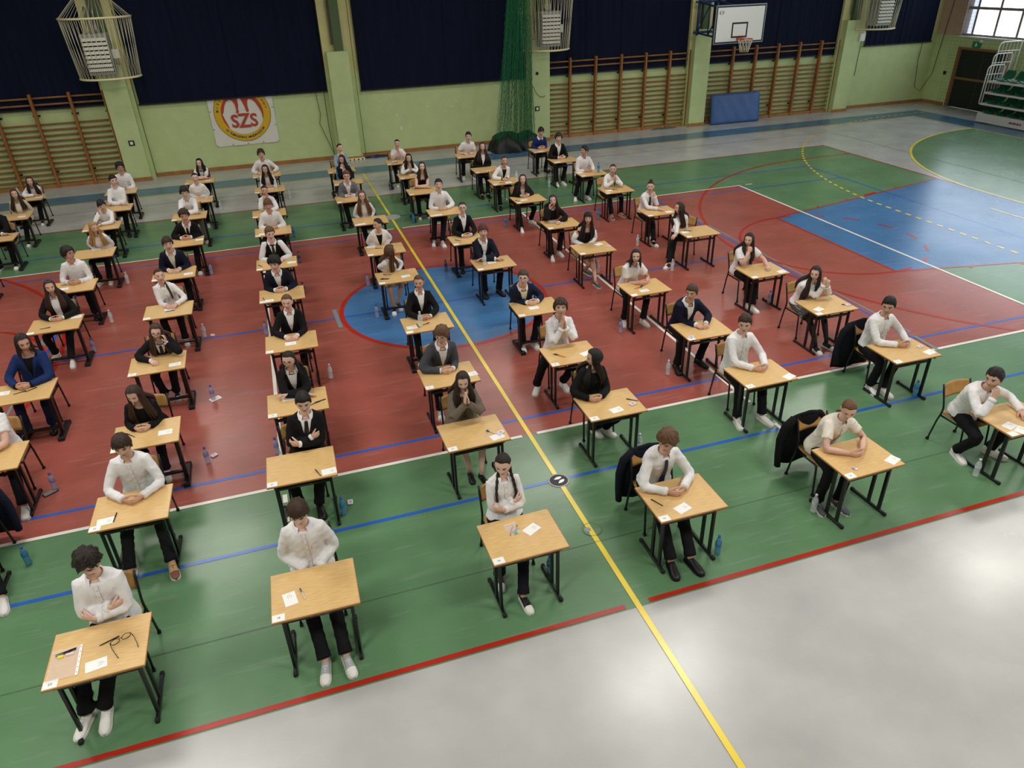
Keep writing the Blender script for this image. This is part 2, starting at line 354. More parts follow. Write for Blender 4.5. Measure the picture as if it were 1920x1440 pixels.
# pilasters with the steel column above each
PILX=(-18.4,-12.3,-6.2,-.08,6.25,12.14,18.28)
for i,x in enumerate(PILX):
    P=empty('trim_%d'%(i+1),(x,0,0)); P['kind']='structure'
    g=G(); box(g,-.31,.31,11.94,12.36,0,3.12); link('pilaster',g.mesh('pilaster',M_WALL,False),P)
    g=G(); box(g,-.4,.4,12.16,12.36,0,2.5); link('pilaster_side',g.mesh('pilaster_side',M_WALL,False),P)
    g=G(); box(g,-.4,.4,12.16,12.36,2.5,7.2); link('pilaster_upper',g.mesh('pilaster_upper',M_CREAM,False),P)
    g=G(); box(g,-.06,.2,12.0,12.2,3.12,7.2); link('steel_column',g.mesh('steel_column',M_OLIVE,False),P)
    g=G(); tube(g,[(-.12,12.1,3.3),(-.12,12.1,7.1)],[.025,.025],8); link('pipe',g.mesh('pipe',M_METAL),P)
    g=G(); box(g,-.33,.33,11.92,11.95,0,.11); link('base_board',g.mesh('base_board',M_SKIRTB,False),P)
# ---------------------------------------------------------------- curtains
def curtain(x0,x1,zb,label):
    t=empty('curtain',((x0+x1)/2,12.27,zb)); tag(t,label,'curtain','navy curtains over the back windows')
    nP=4; w=(x1-x0)/nP; hw=(x1-x0)/2
    for k in range(nP):
        nx=26; nz=10; v=[];f=[]
        for j in range(nz+1):
            for i in range(nx+1):
                u=i/nx; xx=-hw+w*(k+u); z=(5.9-zb)*j/nz
                y=.012*math.sin(u*17+k*2.1+.25*math.sin(z*1.1))+.007*math.sin(u*41+k+z*.4); 
                if i in (0,nx): y=.02
                v.append((xx,y,z))
        for j in range(nz):
            for i in range(nx): a=j*(nx+1)+i; f.append((a,a+1,a+nx+2,a+nx+1))
        g=G(); g.add(v,f); link('fabric_panel',g.mesh('fabric_panel',M_NAVYC),t)
    g=G(); box(g,-hw-.02,hw+.02,-.02,.03,-.02,.02); link('bottom_bar',g.mesh('bottom_bar',M_BLACK,False),t)
    return t
curtain(-12.0,-6.62,2.1,'navy curtain behind the wall bars left of the first caged heater')
curtain(-5.74,-.50,2.03,'navy curtain hanging over the top of the round club banner')
curtain(.52,5.9,1.97,'navy curtain between the plain pilaster and the green net')
curtain(6.62,11.74,2.0,'navy curtain behind the wall bars right of the green net')
curtain(12.56,17.95,2.0,'navy curtain behind the basketball backboard')
curtain(19.2,22.3,2.2,'short navy curtain beside the end wall corner')
# ---------------------------------------------------------------- wall bars
RUNGZ=[2.39,2.22]+[1.71-.147*i for i in range(11)]
rung_me={}
def wall_bars(ups,xl,label):
    t=empty('wall_bars',(ups[0],12.24,0)); tag(t,label,'wall bars','wooden wall bars')
    g=G(); box(g,-.035,.035,-.09,.06,0,2.5,bev=.008); me=g.mesh('upright',M_BARWOOD,False)
    for x in ups: link('upright',me,t,(x-ups[0],0,0))
    xs=([xl] if xl is not None else [])+list(ups)
    for a,b in zip(xs,xs[1:]):
        L=round(b-a,2)
        if L not in rung_me:
            g=G(); tube(g,[(0,0,0),(L,0,0)],[.021,.021],8,flat=1.25); rung_me[L]=g.mesh('rung',M_RUNG)
        for z in RUNGZ: link('rung',rung_me[L],t,(a-ups[0],-.02,z))
        g=G(); box(g,a-ups[0]+.04,b-ups[0]-.04,-.06,.06,0,.1); link('foot_board',g.mesh('foot_board',M_SKIRTB,False),t)
    for x in ups:
        for z in (.42,1.93):
            g=G(); box(g,x-ups[0]-.09,x-ups[0]+.09,.06,.1,z-.02,z+.02); link('wall_bracket',g.mesh('wall_bracket',M_BLACK,False),t)
wall_bars([-11.2,-10.25,-9.31,-8.38,-7.42,-6.56],None,'wooden wall bars left of the first caged heater pilaster')
wall_bars([7.38,8.3,9.23,10.14,11.06,12.0-.2],6.62,'wooden wall bars between the green net and the basketball pilaster')
wall_bars([13.55,14.47,15.38,16.29,17.21,17.97],12.62,'wooden wall bars behind the leaning blue mat')
# ---------------------------------------------------------------- fan heaters in rope cages
def heater(x,label,xb):
    t=empty('fan_heater',(x,11.95,2.8)); tag(t,label,'heater','caged fan heaters on the pilasters')
    bx=xb-x
    g=G(); box(g,bx-.32,bx+.32,-.5,-.02,.13,1.12,bev=.02); body=link('heater_body',g.mesh('heater_body',M_HEAT,False),t)
    g=G(); box(g,bx-.30,bx+.30,-.505,-.495,.2,1.02); link('grille_back',g.mesh('grille_back',M_DARK,False),body)
    for k in range(8):
        g=G(); z=.245+k*.104; v=[(bx-.29,-.50,z+.04),(bx+.29,-.50,z+.04),(bx+.29,-.545,z-.025),(bx-.29,-.545,z-.025),(bx-.29,-.51,z+.05),(bx+.29,-.51,z+.05),(bx+.29,-.555,z-.018),(bx-.29,-.555,z-.018)]
        g.add(v,[(0,1,2,3),(7,6,5,4),(0,4,5,1),(3,2,6,7),(1,5,6,2),(0,3,7,4)]); link('louver',g.mesh('louver',M_LOUV,False),body)
    for dx in (-.14,.0,.14):
        g=G(); box(g,bx+dx-.006,bx+dx+.006,-.5,-.49,.2,1.02); link('grille_bar',g.mesh('grille_bar',M_LOUV,False),body)
    g=G(); box(g,bx+.32,bx+.5,-.3,-.12,.5,.72,bev=.01); link('terminal_box',g.mesh('terminal_box',M_LOUV,False),t)
    for z,dx in ((1.12,-.1),(1.12,.08)):
        g=G(); tube(g,bez((bx+dx,-.25,z),(bx+dx,-.25,z+.25),(bx+dx,-.05,z+.3),(bx+dx,.02,z+.6)),[.035]*8,8); link('supply_pipe',g.mesh('supply_pipe',M_METAL),t)
    def rp(r,z,a): return np.array((r*math.cos(a),-r*math.sin(a)*.92,z))
    n=44; r1,r0=.87,.755
    for z,r in ((1.48,r1),(.03,r0)):
        g=G(); tube(g,[rp(r,z,math.pi*i/n) for i in range(n+1)],[.028]*(n+1),8); link('cage_ring',g.mesh('cage_ring',M_RING),t)
    g=G()
    for i in range(n):
        a=math.pi*(i+.5)/n
        tube(g,[rp(r1,1.48,a),rp(r0,.03,min(max(a+(.09 if i%2 else -.09),0.02),3.12))],[.006,.006],4)
        if i%2==0: tube(g,[rp(r1,1.48,a),(.35*math.cos(a),.1,2.0)],[.005,.005],4)
    link('cage_cord',g.mesh('cage_cord',M_ROPE),t,kind='stuff')
heater(-6.2,'caged grey fan heater above the wall bars, left of the club banner',-6.3)
heater(6.42,'caged grey fan heater just right of the hanging green net',6.42)
heater(19.1,'caged grey fan heater near the end wall corner',19.08)
t=empty('control_box',(18.68,11.94,2.55)); tag(t,'white wall control box under the last caged heater','control box')
g=G(); box(g,-.11,.11,-.08,0,-.13,.13,bev=.01); link('housing',g.mesh('housing',M_WHITEP,False),t); g=G(); box(g,-.05,.05,-.11,-.08,.14,.2); link('knob',g.mesh('knob',M_RING,False),t)
# wall sockets
for x,z,l in ((-6.16,1.08,'small square wall socket on the pilaster left of the club banner'),(6.12,1.06,'small square wall socket on the pilaster behind the green net')):
    t=empty('wall_socket',(x,11.94,z)); tag(t,l,'socket'); g=G(); box(g,-.075,.075,-.02,0,-.07,.07); link('frame',g.mesh('frame',M_BLACK,False),t); g=G(); box(g,-.04,.04,-.03,-.02,-.04,.04,bev=.006); link('cover',g.mesh('cover',M_WHITEP,False),t)
t=empty('wall_socket',(22.58,11.55,1.15)); tag(t,'small dark wall switch beside the dark end door','switch'); g=G(); box(g,-.03,0,-.06,.06,-.06,.06,bev=.008); link('frame',g.mesh('frame',M_BLACK,False),t)
g=G(); ellip(g,(6.13,11.93,2.13),(.05,.03,.05)); tag(link('wall_knob',g.mesh('wall_knob',M_BLACK)),'round black knob on the pilaster above the wall bars by the net','knob')  # a round knob on the pilaster rather than a bell
# paint chips on the wall where filler shows
for x,z,a,b in ((2.55,1.35,.1,.02),(3.35,1.28,.18,.025),(3.5,1.45,.025,.1),(1.55,1.15,.02,.1),(1.65,.75,.05,.12),(1.05,1.6,.02,.05),(3.8,1.93,.09,.012),(1.1,1.3,.05,.012)):
    g=G(); P=[(x+a/2*math.cos(t)*(.7+.5*random.random()),z+b/2*math.sin(t)*(.7+.5*random.random())) for t in np.linspace(0,6.283,12)[:-1]]
    g.add([(p[0],12.347,p[1]) for p in P],[tuple(range(11))]); link('paint_chip',g.mesh('paint_chip',M_LWHITE,False),WB)
# ---------------------------------------------------------------- club banner
t=empty('club_banner',(-3.04,12.33,.69)); tag(t,'white square club banner with red SZS letters in a yellow ring','banner')
g=G(); v=[];f=[]; nx,nz=16,14
for j in range(nz+1):
    for i in range(nx+1): v.append((-.91+1.82*i/nx,.008*math.sin(i*.8+j*.5)-.006,.0+1.9*j/nz))
for j in range(nz):
    for i in range(nx): a=j*(nx+1)+i; f.append((a,a+1,a+nx+2,a+nx+1))
g.add(v,f); link('cloth',g.mesh('cloth',M_BAN),t)
def ann(r0,r1,y,m,name,cz=.9,n=64):
    g=G(); v=[]
    for i in range(n): a=2*math.pi*i/n; v+=[(r0*math.cos(a),y,cz+r0*math.sin(a)),(r1*math.cos(a),y,cz+r1*math.sin(a))]
    g.add(v,[(2*i,2*i+1,(2*i+3)%(2*n),(2*i+2)%(2*n)) for i in range(n)]); return link(name,g.mesh(name,m,False),t)
ann(.595,.79,-.017,M_YEL,'yellow_ring'); ann(.785,.797,-.018,mat('brown_line','#6d4a1d'),'ring_outline')
# red field: upper half of the disc with two white scalloped drops hanging between curled hooks
g=G(); B=[(.56,-.22),(.545,-.02),(.50,.10),(.42,.27),(.33,.36),(.25,.38),(.20,.33),(.18,.2),(.19,.1),(.2,.05),(.17,.02),(.13,.02),(.11,.06),(.10,.15),(.07,.25),(.03,.36),(.0,.47),(-.05,.47),(-.075,.38),(-.07,.25),(-.10,.12),(-.09,.06),(-.11,.01),(-.15,.0),(-.175,.03),(-.15,.09),(-.17,.25),(-.22,.36),(-.30,.39),(-.40,.34),(-.47,.22),(-.52,.05),(-.56,.0),(-.53,-.1),(-.50,-.2),(-.43,-.4)]
B+=[(.594*math.cos(R(a)),.594*math.sin(R(a))) for a in np.linspace(222,-21,44)]
g.add([(x,-.019,.9+z) for x,z in B],[tuple(range(len(B)-1,-1,-1))]); link('red_field',g.mesh('red_field',M_REDB,False),t)
FX=Matrix.Rotation(R(90),4,'X')
for ch,x,sz in (('S',-.25,.5),('Z',.02,.55),('S',.29,.5)):
    text_obj('letter',ch,sz,M_REDB,Matrix.Translation((x,-.024,.67))@FX,t,depth=.001,sx=.95,bold=.012)
def ringtext(s,a0,a1,rad,inward):
    for i,ch in enumerate(s):
        if ch==' ': continue
        a=R(a0+(a1-a0)*i/(len(s)-1)); rot=(a-math.pi/2) if not inward else (a+math.pi/2)
        text_obj('ring_letter',ch,.088,M_INK,Matrix.Translation((rad*math.cos(a),-.022,.9+rad*math.sin(a)))@FX@Matrix.Rotation(rot,4,'Z'),t,depth=.0006,bold=.002)
ringtext('MIEJS',172,138,.69,False); ringtext('TOWY',36,10,.69,False); ringtext('W TOMASZOWIE MAZOWIECKIM',222,318,.69,True)
for i,(x,z) in enumerate([(-.88,.03),(-.44,.03),(0,.03),(.44,.03),(.88,.03),(-.88,.5),(.88,.5),(-.88,1.0),(.88,1.0)]):
    g=G(); ellip(g,(x,-.02,z),(.014,.004,.014)); link('eyelet',g.mesh('eyelet',M_BLACK),t)
# ---------------------------------------------------------------- basketball goal
t=empty('basketball_goal',(12.58,10.6,0)); tag(t,'white basketball backboard with orange hoop on a blue steel bracket','basketball goal')
g=G(); box(g,-.9,.9,-.015,.015,2.79,3.86); bb=link('backboard',g.mesh('backboard',M_WHITEP,False),t)
g=G(); 
for q in ((-.9,.9,2.79,2.83),(-.9,.9,3.82,3.86),(-.9,-.86,2.83,3.82),(.86,.9,2.83,3.82)): box(g,q[0],q[1],-.019,-.0155,q[2],q[3])
link('black_border',g.mesh('black_border',M_BLACK,False),bb)
g=G()
for q in ((-.295,.295,2.93,2.98),(-.295,.295,3.33,3.38),(-.295,-.245,2.98,3.33),(.245,.295,2.98,3.33)): box(g,q[0],q[1],-.019,-.0155,q[2],q[3])
link('target_square',g.mesh('target_square',M_BLACK,False),bb)
g=G(); n=30; v=[]
for i in range(n): a=2*math.pi*i/n; v+=[(-.72+.1*math.cos(a),-.017,3.68+.062*math.sin(a)),(-.72+.093*math.cos(a),-.017,3.68+.056*math.sin(a))]
g.add(v,[(2*i,2*i+1,(2*i+3)%(2*n),(2*i+2)%(2*n)) for i in range(n)])
for s in (1,-1): box(g,-.72+s*.05-.012,-.72+s*.05+.012,-.019,-.016,3.65,3.71); box(g,-.72+s*.035-.01,-.72+s*.035+.01,-.019,-.016,3.70,3.715); box(g,-.72+s*.035-.01,-.72+s*.035+.01,-.019,-.016,3.645,3.66)
link('maker_badge',g.mesh('maker_badge',M_INK,False),bb)
g=G(); box(g,-.92,.92,-.01,.03,3.86,3.885); box(g,-.92,.92,-.01,.03,2.765,2.79); box(g,-.925,-.9,-.01,.03,2.77,3.88); box(g,.9,.925,-.01,.03,2.77,3.88); link('board_frame',g.mesh('board_frame',M_METAL,False),t)
g=G(); hp=[(.225*math.cos(a),-.40+.225*math.sin(a),2.92) for a in np.linspace(0,2*math.pi,33)]; tube(g,hp,[.013]*33,6,cap=False); box(g,-.09,.09,-.19,-.02,2.86,2.93); link('hoop',g.mesh('hoop',M_RIM),t)
g=G()
for i in range(12):
    a=2*math.pi*i/12
    for s in (1,-1):
        P=[((.225-.1*k/5)*math.cos(a+s*.26*k/1.0*.5),-.40+(.225-.1*k/5)*math.sin(a+s*.26*k*.5),2.91-.075*k) for k in range(6)]
        tube(g,P,[.006]*6,4)
link('net',g.mesh('net',M_ROPE),t)
def bar(P,r=.03,name='bracket_tube',m=M_BLUEF):
    g=G(); tube(g,P,[r]*len(P),6); return link(name,g.mesh(name,m),t)
for xx in (-.72,.0): 
    bar([(xx,1.36,3.95),(xx,.03,3.80)]); bar([(xx,1.36,3.02),(xx,.03,2.95)]); bar([(xx,1.36,3.02),(xx,.7,3.88)],.022); bar([(xx,.7,2.98),(xx,.03,3.78)],.022); bar([(xx,1.36,2.95),(xx,1.36,4.05)],.04); bar([(xx,.7,2.98),(xx,.7,3.88)],.02)
bar([(-.85,1.36,3.04),(.25,1.36,3.04)],.045); bar([(-.85,1.36,3.95),(.25,1.36,3.95)],.035)
# blue gym mat
t=empty('gym_mat',(13.67,11.84,0),0); t.rotation_euler=(R(-9),0,R(-1)); tag(t,'blue gym mat leaning on the wall bars','gym mat')
g=G(); v=[];f=[]; nx,nz=20,12
for sy in (-.07,.07):
    for j in range(nz+1):
        for i in range(nx+1):
            u=i/nx*2-1; w_=j/nz; ed=min(1,6*(1-abs(u)))*min(1,8*min(w_,1-w_)+.0)
            v.append((u*.97,sy*(.82+.18*ed)+(.006*math.sin(i*1.3+j*.7) if sy<0 else 0),.012+w_*1.0))
k=(nx+1)*(nz+1)
for j in range(nz):
    for i in range(nx): a=j*(nx+1)+i; f+=[(a,a+1,a+nx+2,a+nx+1),(k+a+nx+1,k+a+nx+2,k+a+1,k+a)]
for i in range(nx): f+=[(i+1,i,k+i,k+i+1),(nz*(nx+1)+i,nz*(nx+1)+i+1,k+nz*(nx+1)+i+1,k+nz*(nx+1)+i)]
for j in range(nz): a=j*(nx+1); f+=[(a,a+nx+1,k+a+nx+1,k+a),(a+nx+nx+1,a+nx,k+a+nx,k+a+nx+nx+1)]
g.add(v,f); link('mat_body',g.mesh('mat_body',M_MAT),t)
# gathered green divider net and its bag
t=empty('divider_net',(5.0,11.0,0)); tag(t,'gathered green divider net hanging to the floor','net')
g=G()
for i in range(200):
    u=i/199*2-1; d=random.uniform(-.16,.16); ph=random.random()*6.28; sg=1 if i%2 else -1
    P=[]
    for k in range(46):
        z=.25+k*.118; s=z/5.6; wd=.66-.36*min(1,s*1.2); cx=.02+.28*s; zig=sg*.012*(1 if k%2 else -1)
        P.append((cx+u*wd+zig+.02*math.sin(ph+z*2.2),d*(1.1-.5*s)+.03*math.sin(ph*2+z*1.7),z))
    tube(g,P,[.0036]*46,3,cap=False)
link('net_mesh',g.mesh('net_mesh',M_NETG),t,kind='stuff')
t=empty('net_bag',(5.1,11.2,0)); tag(t,'dark tarpaulin bag heaped under the green net','bag')
for nm,cx,cy,rx,ry,h,sd in (('tarp_heap',-.28,0,.62,.55,.52,1),('tarp_fold',.42,.05,.5,.5,.5,5)):
    g=G(); n,mn=36,14; v=[];f=[]
    for j in range(mn+1):
        e=math.pi/2*j/mn
        for i in range(n):
            a=2*math.pi*i/n; wv=1+.09*math.sin(a*5+sd+e*3)+.06*math.sin(a*11+sd*2)+.04*math.sin(a*17+e*9)
            v.append((cx+rx*wv*math.cos(e)**.8*math.cos(a),cy+ry*wv*math.cos(e)**.8*math.sin(a),max(0,h*math.sin(e)*(1+.12*math.sin(a*3+sd)))))
    for j in range(mn):
        for i in range(n): q=(i+1)%n; f.append((j*n+i,j*n+q,j*n+n+q,j*n+n+i))
    g.add(v,f); link(nm,g.mesh(nm,M_TARP),t)
# power strip, blue cable, hanging cords
t=empty('power_strip',(.06,11.88,0)); tag(t,'cream multi-socket power strip at the foot of the plain pilaster','power strip')
g=G(); box(g,-.27,.27,-.04,.04,0,.07,bev=.008); link('strip_body',g.mesh('strip_body',M_RING,False),t)
for k in range(4): g=G(); ellip(g,(-.2+.13*k,-.042,.035),(.025,.006,.025)); link('outlet',g.mesh('outlet',M_BLACK),t)
t=empty('coiled_cable',(.75,12.05,0)); tag(t,'coil of dark blue cable on the floor beside the power strip','cable')
g=G(); P=[((.1+.2*random.random()+.16*math.cos(a*.35))*math.cos(a)*1.5,.13*math.sin(a)*(.6+.5*random.random()),.015+.03*random.random()) for a in np.linspace(0,38,140)]; tube(g,P,[.009]*140,5); link('cable_loops',g.mesh('cable_loops',mat('cable_blue','#23386b',rough=.5)),t)
t=empty('coiled_cable',(10.9,12.0,0)); tag(t,'loose teal cable on the floor before the middle wall bars','cable')
g=G(); P=[(.35*math.cos(a*.7)+.15*math.cos(a),.07*math.sin(a)*(.6+.5*random.random()),.012+.03*random.random()) for a in np.linspace(0,30,110)]; tube(g,P,[.007]*110,5); link('cable_loops',g.mesh('cable_loops',mat('cable_teal','#2b6a66',rough=.5)),t)
M_CORD=mat('dark_cord','#2b2f26',rough=.7)
def cord(P,label,r=.008):
    g=G(); P=np.array(P,float); c=P.mean(0); tube(g,P,[r]*len(P),5); o=link('hanging_cord',g.mesh('hanging_cord',M_CORD,shift=c),None,tuple(c)); tag(o,label,'cord'); return o
cord([(-.62,12.3,4.6),(-.6,12.3,2.1),(-.6,12.3,1.0),(-.55,12.3,.1)],'thin dark cord on the wall just left of the plain pilaster')
cord([(-.85,12.3,2.0),(-.8,12.3,1.4),(-.86,12.3,1.1),(-.6,12.28,.3),(-.5,12.2,.05)],'wavy dark cord hanging below the curtain beside the club banner')
cord([(.38,12.12,4.6),(.38,12.12,2.0),(.4,12.12,.1)],'thin dark cord down the right side of the plain pilaster')
cord([(-5.78,12.12,4.4),(-5.78,12.12,2.0),(-5.76,12.12,.1)],'thin dark cord down the pilaster left of the club banner')
cord([(22.1,12.28,5.5),(21.9,12.3,1.6),(22.0,12.28,.6),(22.3,12.26,.42),(22.54,12.1,1.1),(22.54,11.7,5.5)],'long looped dark cord in the end wall corner',.01)
cord([(18.68,11.9,2.44),(18.69,11.93,1.9),(18.68,11.93,1.25)],'short dark cord hanging from the last caged heater',.012)
cord(bez((5.98,11.9,1.75),(6.1,11.85,1.35),(6.4,11.85,1.3),(6.58,12.1,1.62),n=10),'slack cord looping between the green net and the wall bars')
t=empty('safety_net',(22.25,9.4,0)); tag(t,'fine dark safety net hanging before the end wall door and window','net')
g=G()
for i in range(33): tube(g,[(.03*math.sin(i*.7),-1.9+i*.118,.02),(.03*math.sin(i*.7+1),-1.9+i*.118,7.1)],[.0022]*2,3,cap=False)
for i in range(60): tube(g,[(0,-1.9,.05+i*.118),(0,1.9,.05+i*.118)],[.0022]*2,3,cap=False)
link('net_mesh',g.mesh('net_mesh',M_CORD),t,kind='stuff')
# ---------------------------------------------------------------- bleachers (retracted)
t=empty('bleachers',(21.0,8.3,0)); tag(t,'retracted bleachers with green shell seats along the end wall','bleachers')
Y1=-9.0
def bx(name,m,*q,par=None,bev=0):
    g=G(); box(g,*q,bev=bev); return link(name,g.mesh(name,m,False),par or t)
kick=bx('kick_panel',M_BPANEL,-.03,.02,Y1,0,.03,.29); bx('front_deck',M_BPANEL,-.03,.5,Y1,0,.29,.31)
text_obj('maker_name','PROSPORTS',.085,mat('dark_red','#6d1a1a'),Matrix.Translation((-.034,-1.5,.165))@Matrix.Rotation(R(-90),4,'Z')@FX,kick,shear=.25,bold=.004)
for k,z in enumerate((.60,.95,1.30)): bx('step_edge',M_BPANEL,-.05+.06*k,.0+.06*k,Y1,0,z-.03,z+.03); bx('deck',M_BPANEL,.0+.06*k,1.5,Y1,0,z-.02,z+.02)
# one shell seat
g=G(); v=[];f=[]; prof=[(-.02,.02),(.0,.05),(.12,.035),(.26,.03),(.34,.05),(.40,.12),(.43,.22),(.445,.32)]
for i,(x,z) in enumerate(prof):
    hw=.2 if i<6 else (.19,.15)[i-6]
    for j in range(9):
        u=j/8*2-1; v.append((x-.0,u*hw,z+.05*u**4*(1 if i<6 else .2)))
for i in range(len(prof)-1):
    for j in range(8): a=i*9+j; f.append((a,a+1,a+10,a+9))
g.add(v,f); SEAT=g.mesh('seat_shell',M_SEATG)
for k,z in enumerate((.31,.63,.98,1.33)):
    for j in range(9): link('seat_shell',SEAT,t,(.02+.06*max(0,k-1),-.35-.47*j,z))
for k,(z0,z1,x0,x1) in enumerate(((.6,1.8,-.06,.65),(.6,2.15,.05,.85),(1.3,2.5,.16,1.1))):
    g=G(); P=[(x0,.02,z0)]+list(bez((x0,.02,z1-.15),(x0,.02,z1),(x0+.18,.02,z1),n=6))+[(x1-.06,.02,z1),(x1,.02,z1-.06),(x1,.02,z0+.2)]
    tube(g,P,[.02]*len(P),6); link('end_rail',g.mesh('end_rail',M_WHITEP),t)
    g=G(); tube(g,[(x0,.02,z1-.28),(x1,.02,z1-.28)],[.014]*2,6); link('end_rail',g.mesh('end_rail',M_WHITEP),t)
    for q in range(5):
        xx=x0+(x1-x0)*(q+1)/6; g=G(); tube(g,[(xx,.02,z0+.3),(xx,.02,z1)],[.007]*2,5); link('rail_bar',g.mesh('rail_bar',M_WHITEP),t)
bx('ledge',M_WHITEP,.9,1.4,-1.6,-.7,2.0,2.05); 
ST={'0-2':[-5.96,-3.802,0.2,'A'],'0-3':[-5.952,-2.267,0.1,'B'],'0-4':[-5.984,-0.109,0.6,'B'],'0-5':[-6.023,1.504,0.0,'B'],'0-6':[-5.954,3.241,0.0,'B'],'0-7':[-6.078,5.08,0.6,'B'],'0-8':[-6.006,6.483,0.1,'B'],'0-9':[-6.068,8.038,0.0,'B'],'m-1':[-8.026,5.071,0.2,'B'],'m-2':[-8.1,6.658,0.0,'B'],'m-3':[-8.159,8.331,0.2,'B'],'1-1':[-4.392,-7.017,0.2,'A'],'1-2':[-4.357,-5.231,-0.6,'A'],'1-3':[-4.356,-3.872,1.1,'B'],'1-4':[-4.393,-2.049,0.9,'B'],'1-5':[-4.392,-0.192,-0.1,'B'],'1-6':[-4.424,1.485,0.1,'B'],'1-7':[-4.359,3.272,0.1,'B'],'1-8':[-4.362,5.125,-1.0,'B'],'1-9':[-4.269,6.42,0.0,'B'],'1-10':[-4.278,8.326,-0.9,'B'],'2-1':[-2.765,-6.945,-1.1,'A'],'2-2':[-2.742,-5.123,-1.3,'A'],'2-3':[-2.687,-3.765,-0.9,'A'],'2-4':[-2.656,-2.05,-1.3,'A'],'2-5':[-2.693,-0.209,-1.1,'A'],'2-6':[-2.706,1.317,-1.3,'A'],'2-7':[-2.691,3.283,-0.3,'A'],'2-8':[-2.719,4.628,-0.3,'A'],'2-9':[-2.635,6.695,-0.2,'A'],'2-10':[-2.652,8.271,-0.8,'A'],'3-1':[-0.923,-6.928,0.4,'A'],'3-2':[-0.885,-5.151,0.8,'A'],'3-3':[-0.824,-3.782,0.0,'A'],'3-4':[-0.742,-2.145,-0.5,'B'],'3-5':[-0.801,-0.144,-0.7,'B'],'3-6':[-0.768,1.3,-0.9,'B'],'3-7':[-0.753,3.204,-0.8,'B'],'3-8':[-0.9,5.049,-0.0,'B'],'3-9':[-0.778,6.626,-1.1,'B'],'3-10':[-0.793,7.929,-0.2,'B'],'4-1':[0.687,-6.932,-0.6,'A'],'4-2':[0.777,-5.146,-0.6,'A'],'4-3':[0.832,-3.791,-0.8,'A'],'4-4':[0.928,-2.201,-1.1,'B'],'4-5':[0.88,-0.157,0.2,'A'],'4-6':[0.816,1.257,-0.1,'B'],'4-7':[0.82,3.193,-1.3,'B'],'4-8':[0.739,5.009,-1.3,'B'],'4-9':[0.815,6.561,-0.0,'B'],'4-10':[0.783,8.186,-1.3,'B'],'5-1':[2.7,-6.987,1.3,'A'],'5-2':[2.813,-5.15,-0.1,'A'],'5-3':[2.824,-3.779,-1.2,'A'],'5-4':[2.782,-2.127,0.6,'A'],'5-5':[2.786,-0.122,-1.3,'A'],'5-6':[2.781,1.45,-0.7,'A'],'5-7':[2.775,3.384,0.5,'A'],'5-8':[2.758,5.043,-0.8,'A'],'5-9':[2.687,6.351,-0.0,'A'],'5-10':[2.694,8.128,-1.3,'A'],'6-1':[4.797,-6.992,-0.2,'A'],'6-2':[4.885,-5.292,-1.3,'A'],'6-3':[4.928,-3.746,-1.3,'A'],'6-4':[4.901,-2.203,-0.2,'A'],'6-5':[4.976,-0.043,-1.3,'A'],'6-6':[4.934,1.419,-0.2,'A'],'6-7':[4.865,3.282,-1.3,'A'],'6-8':[4.96,4.909,-1.3,'A'],'6-9':[4.854,6.497,-0.5,'A'],'6-10':[4.795,7.866,-0.6,'A'],'0-1':[-5.96,-5.2,0.0,'A'],'m-0':[-8.06,3.25,0.0,'B']}
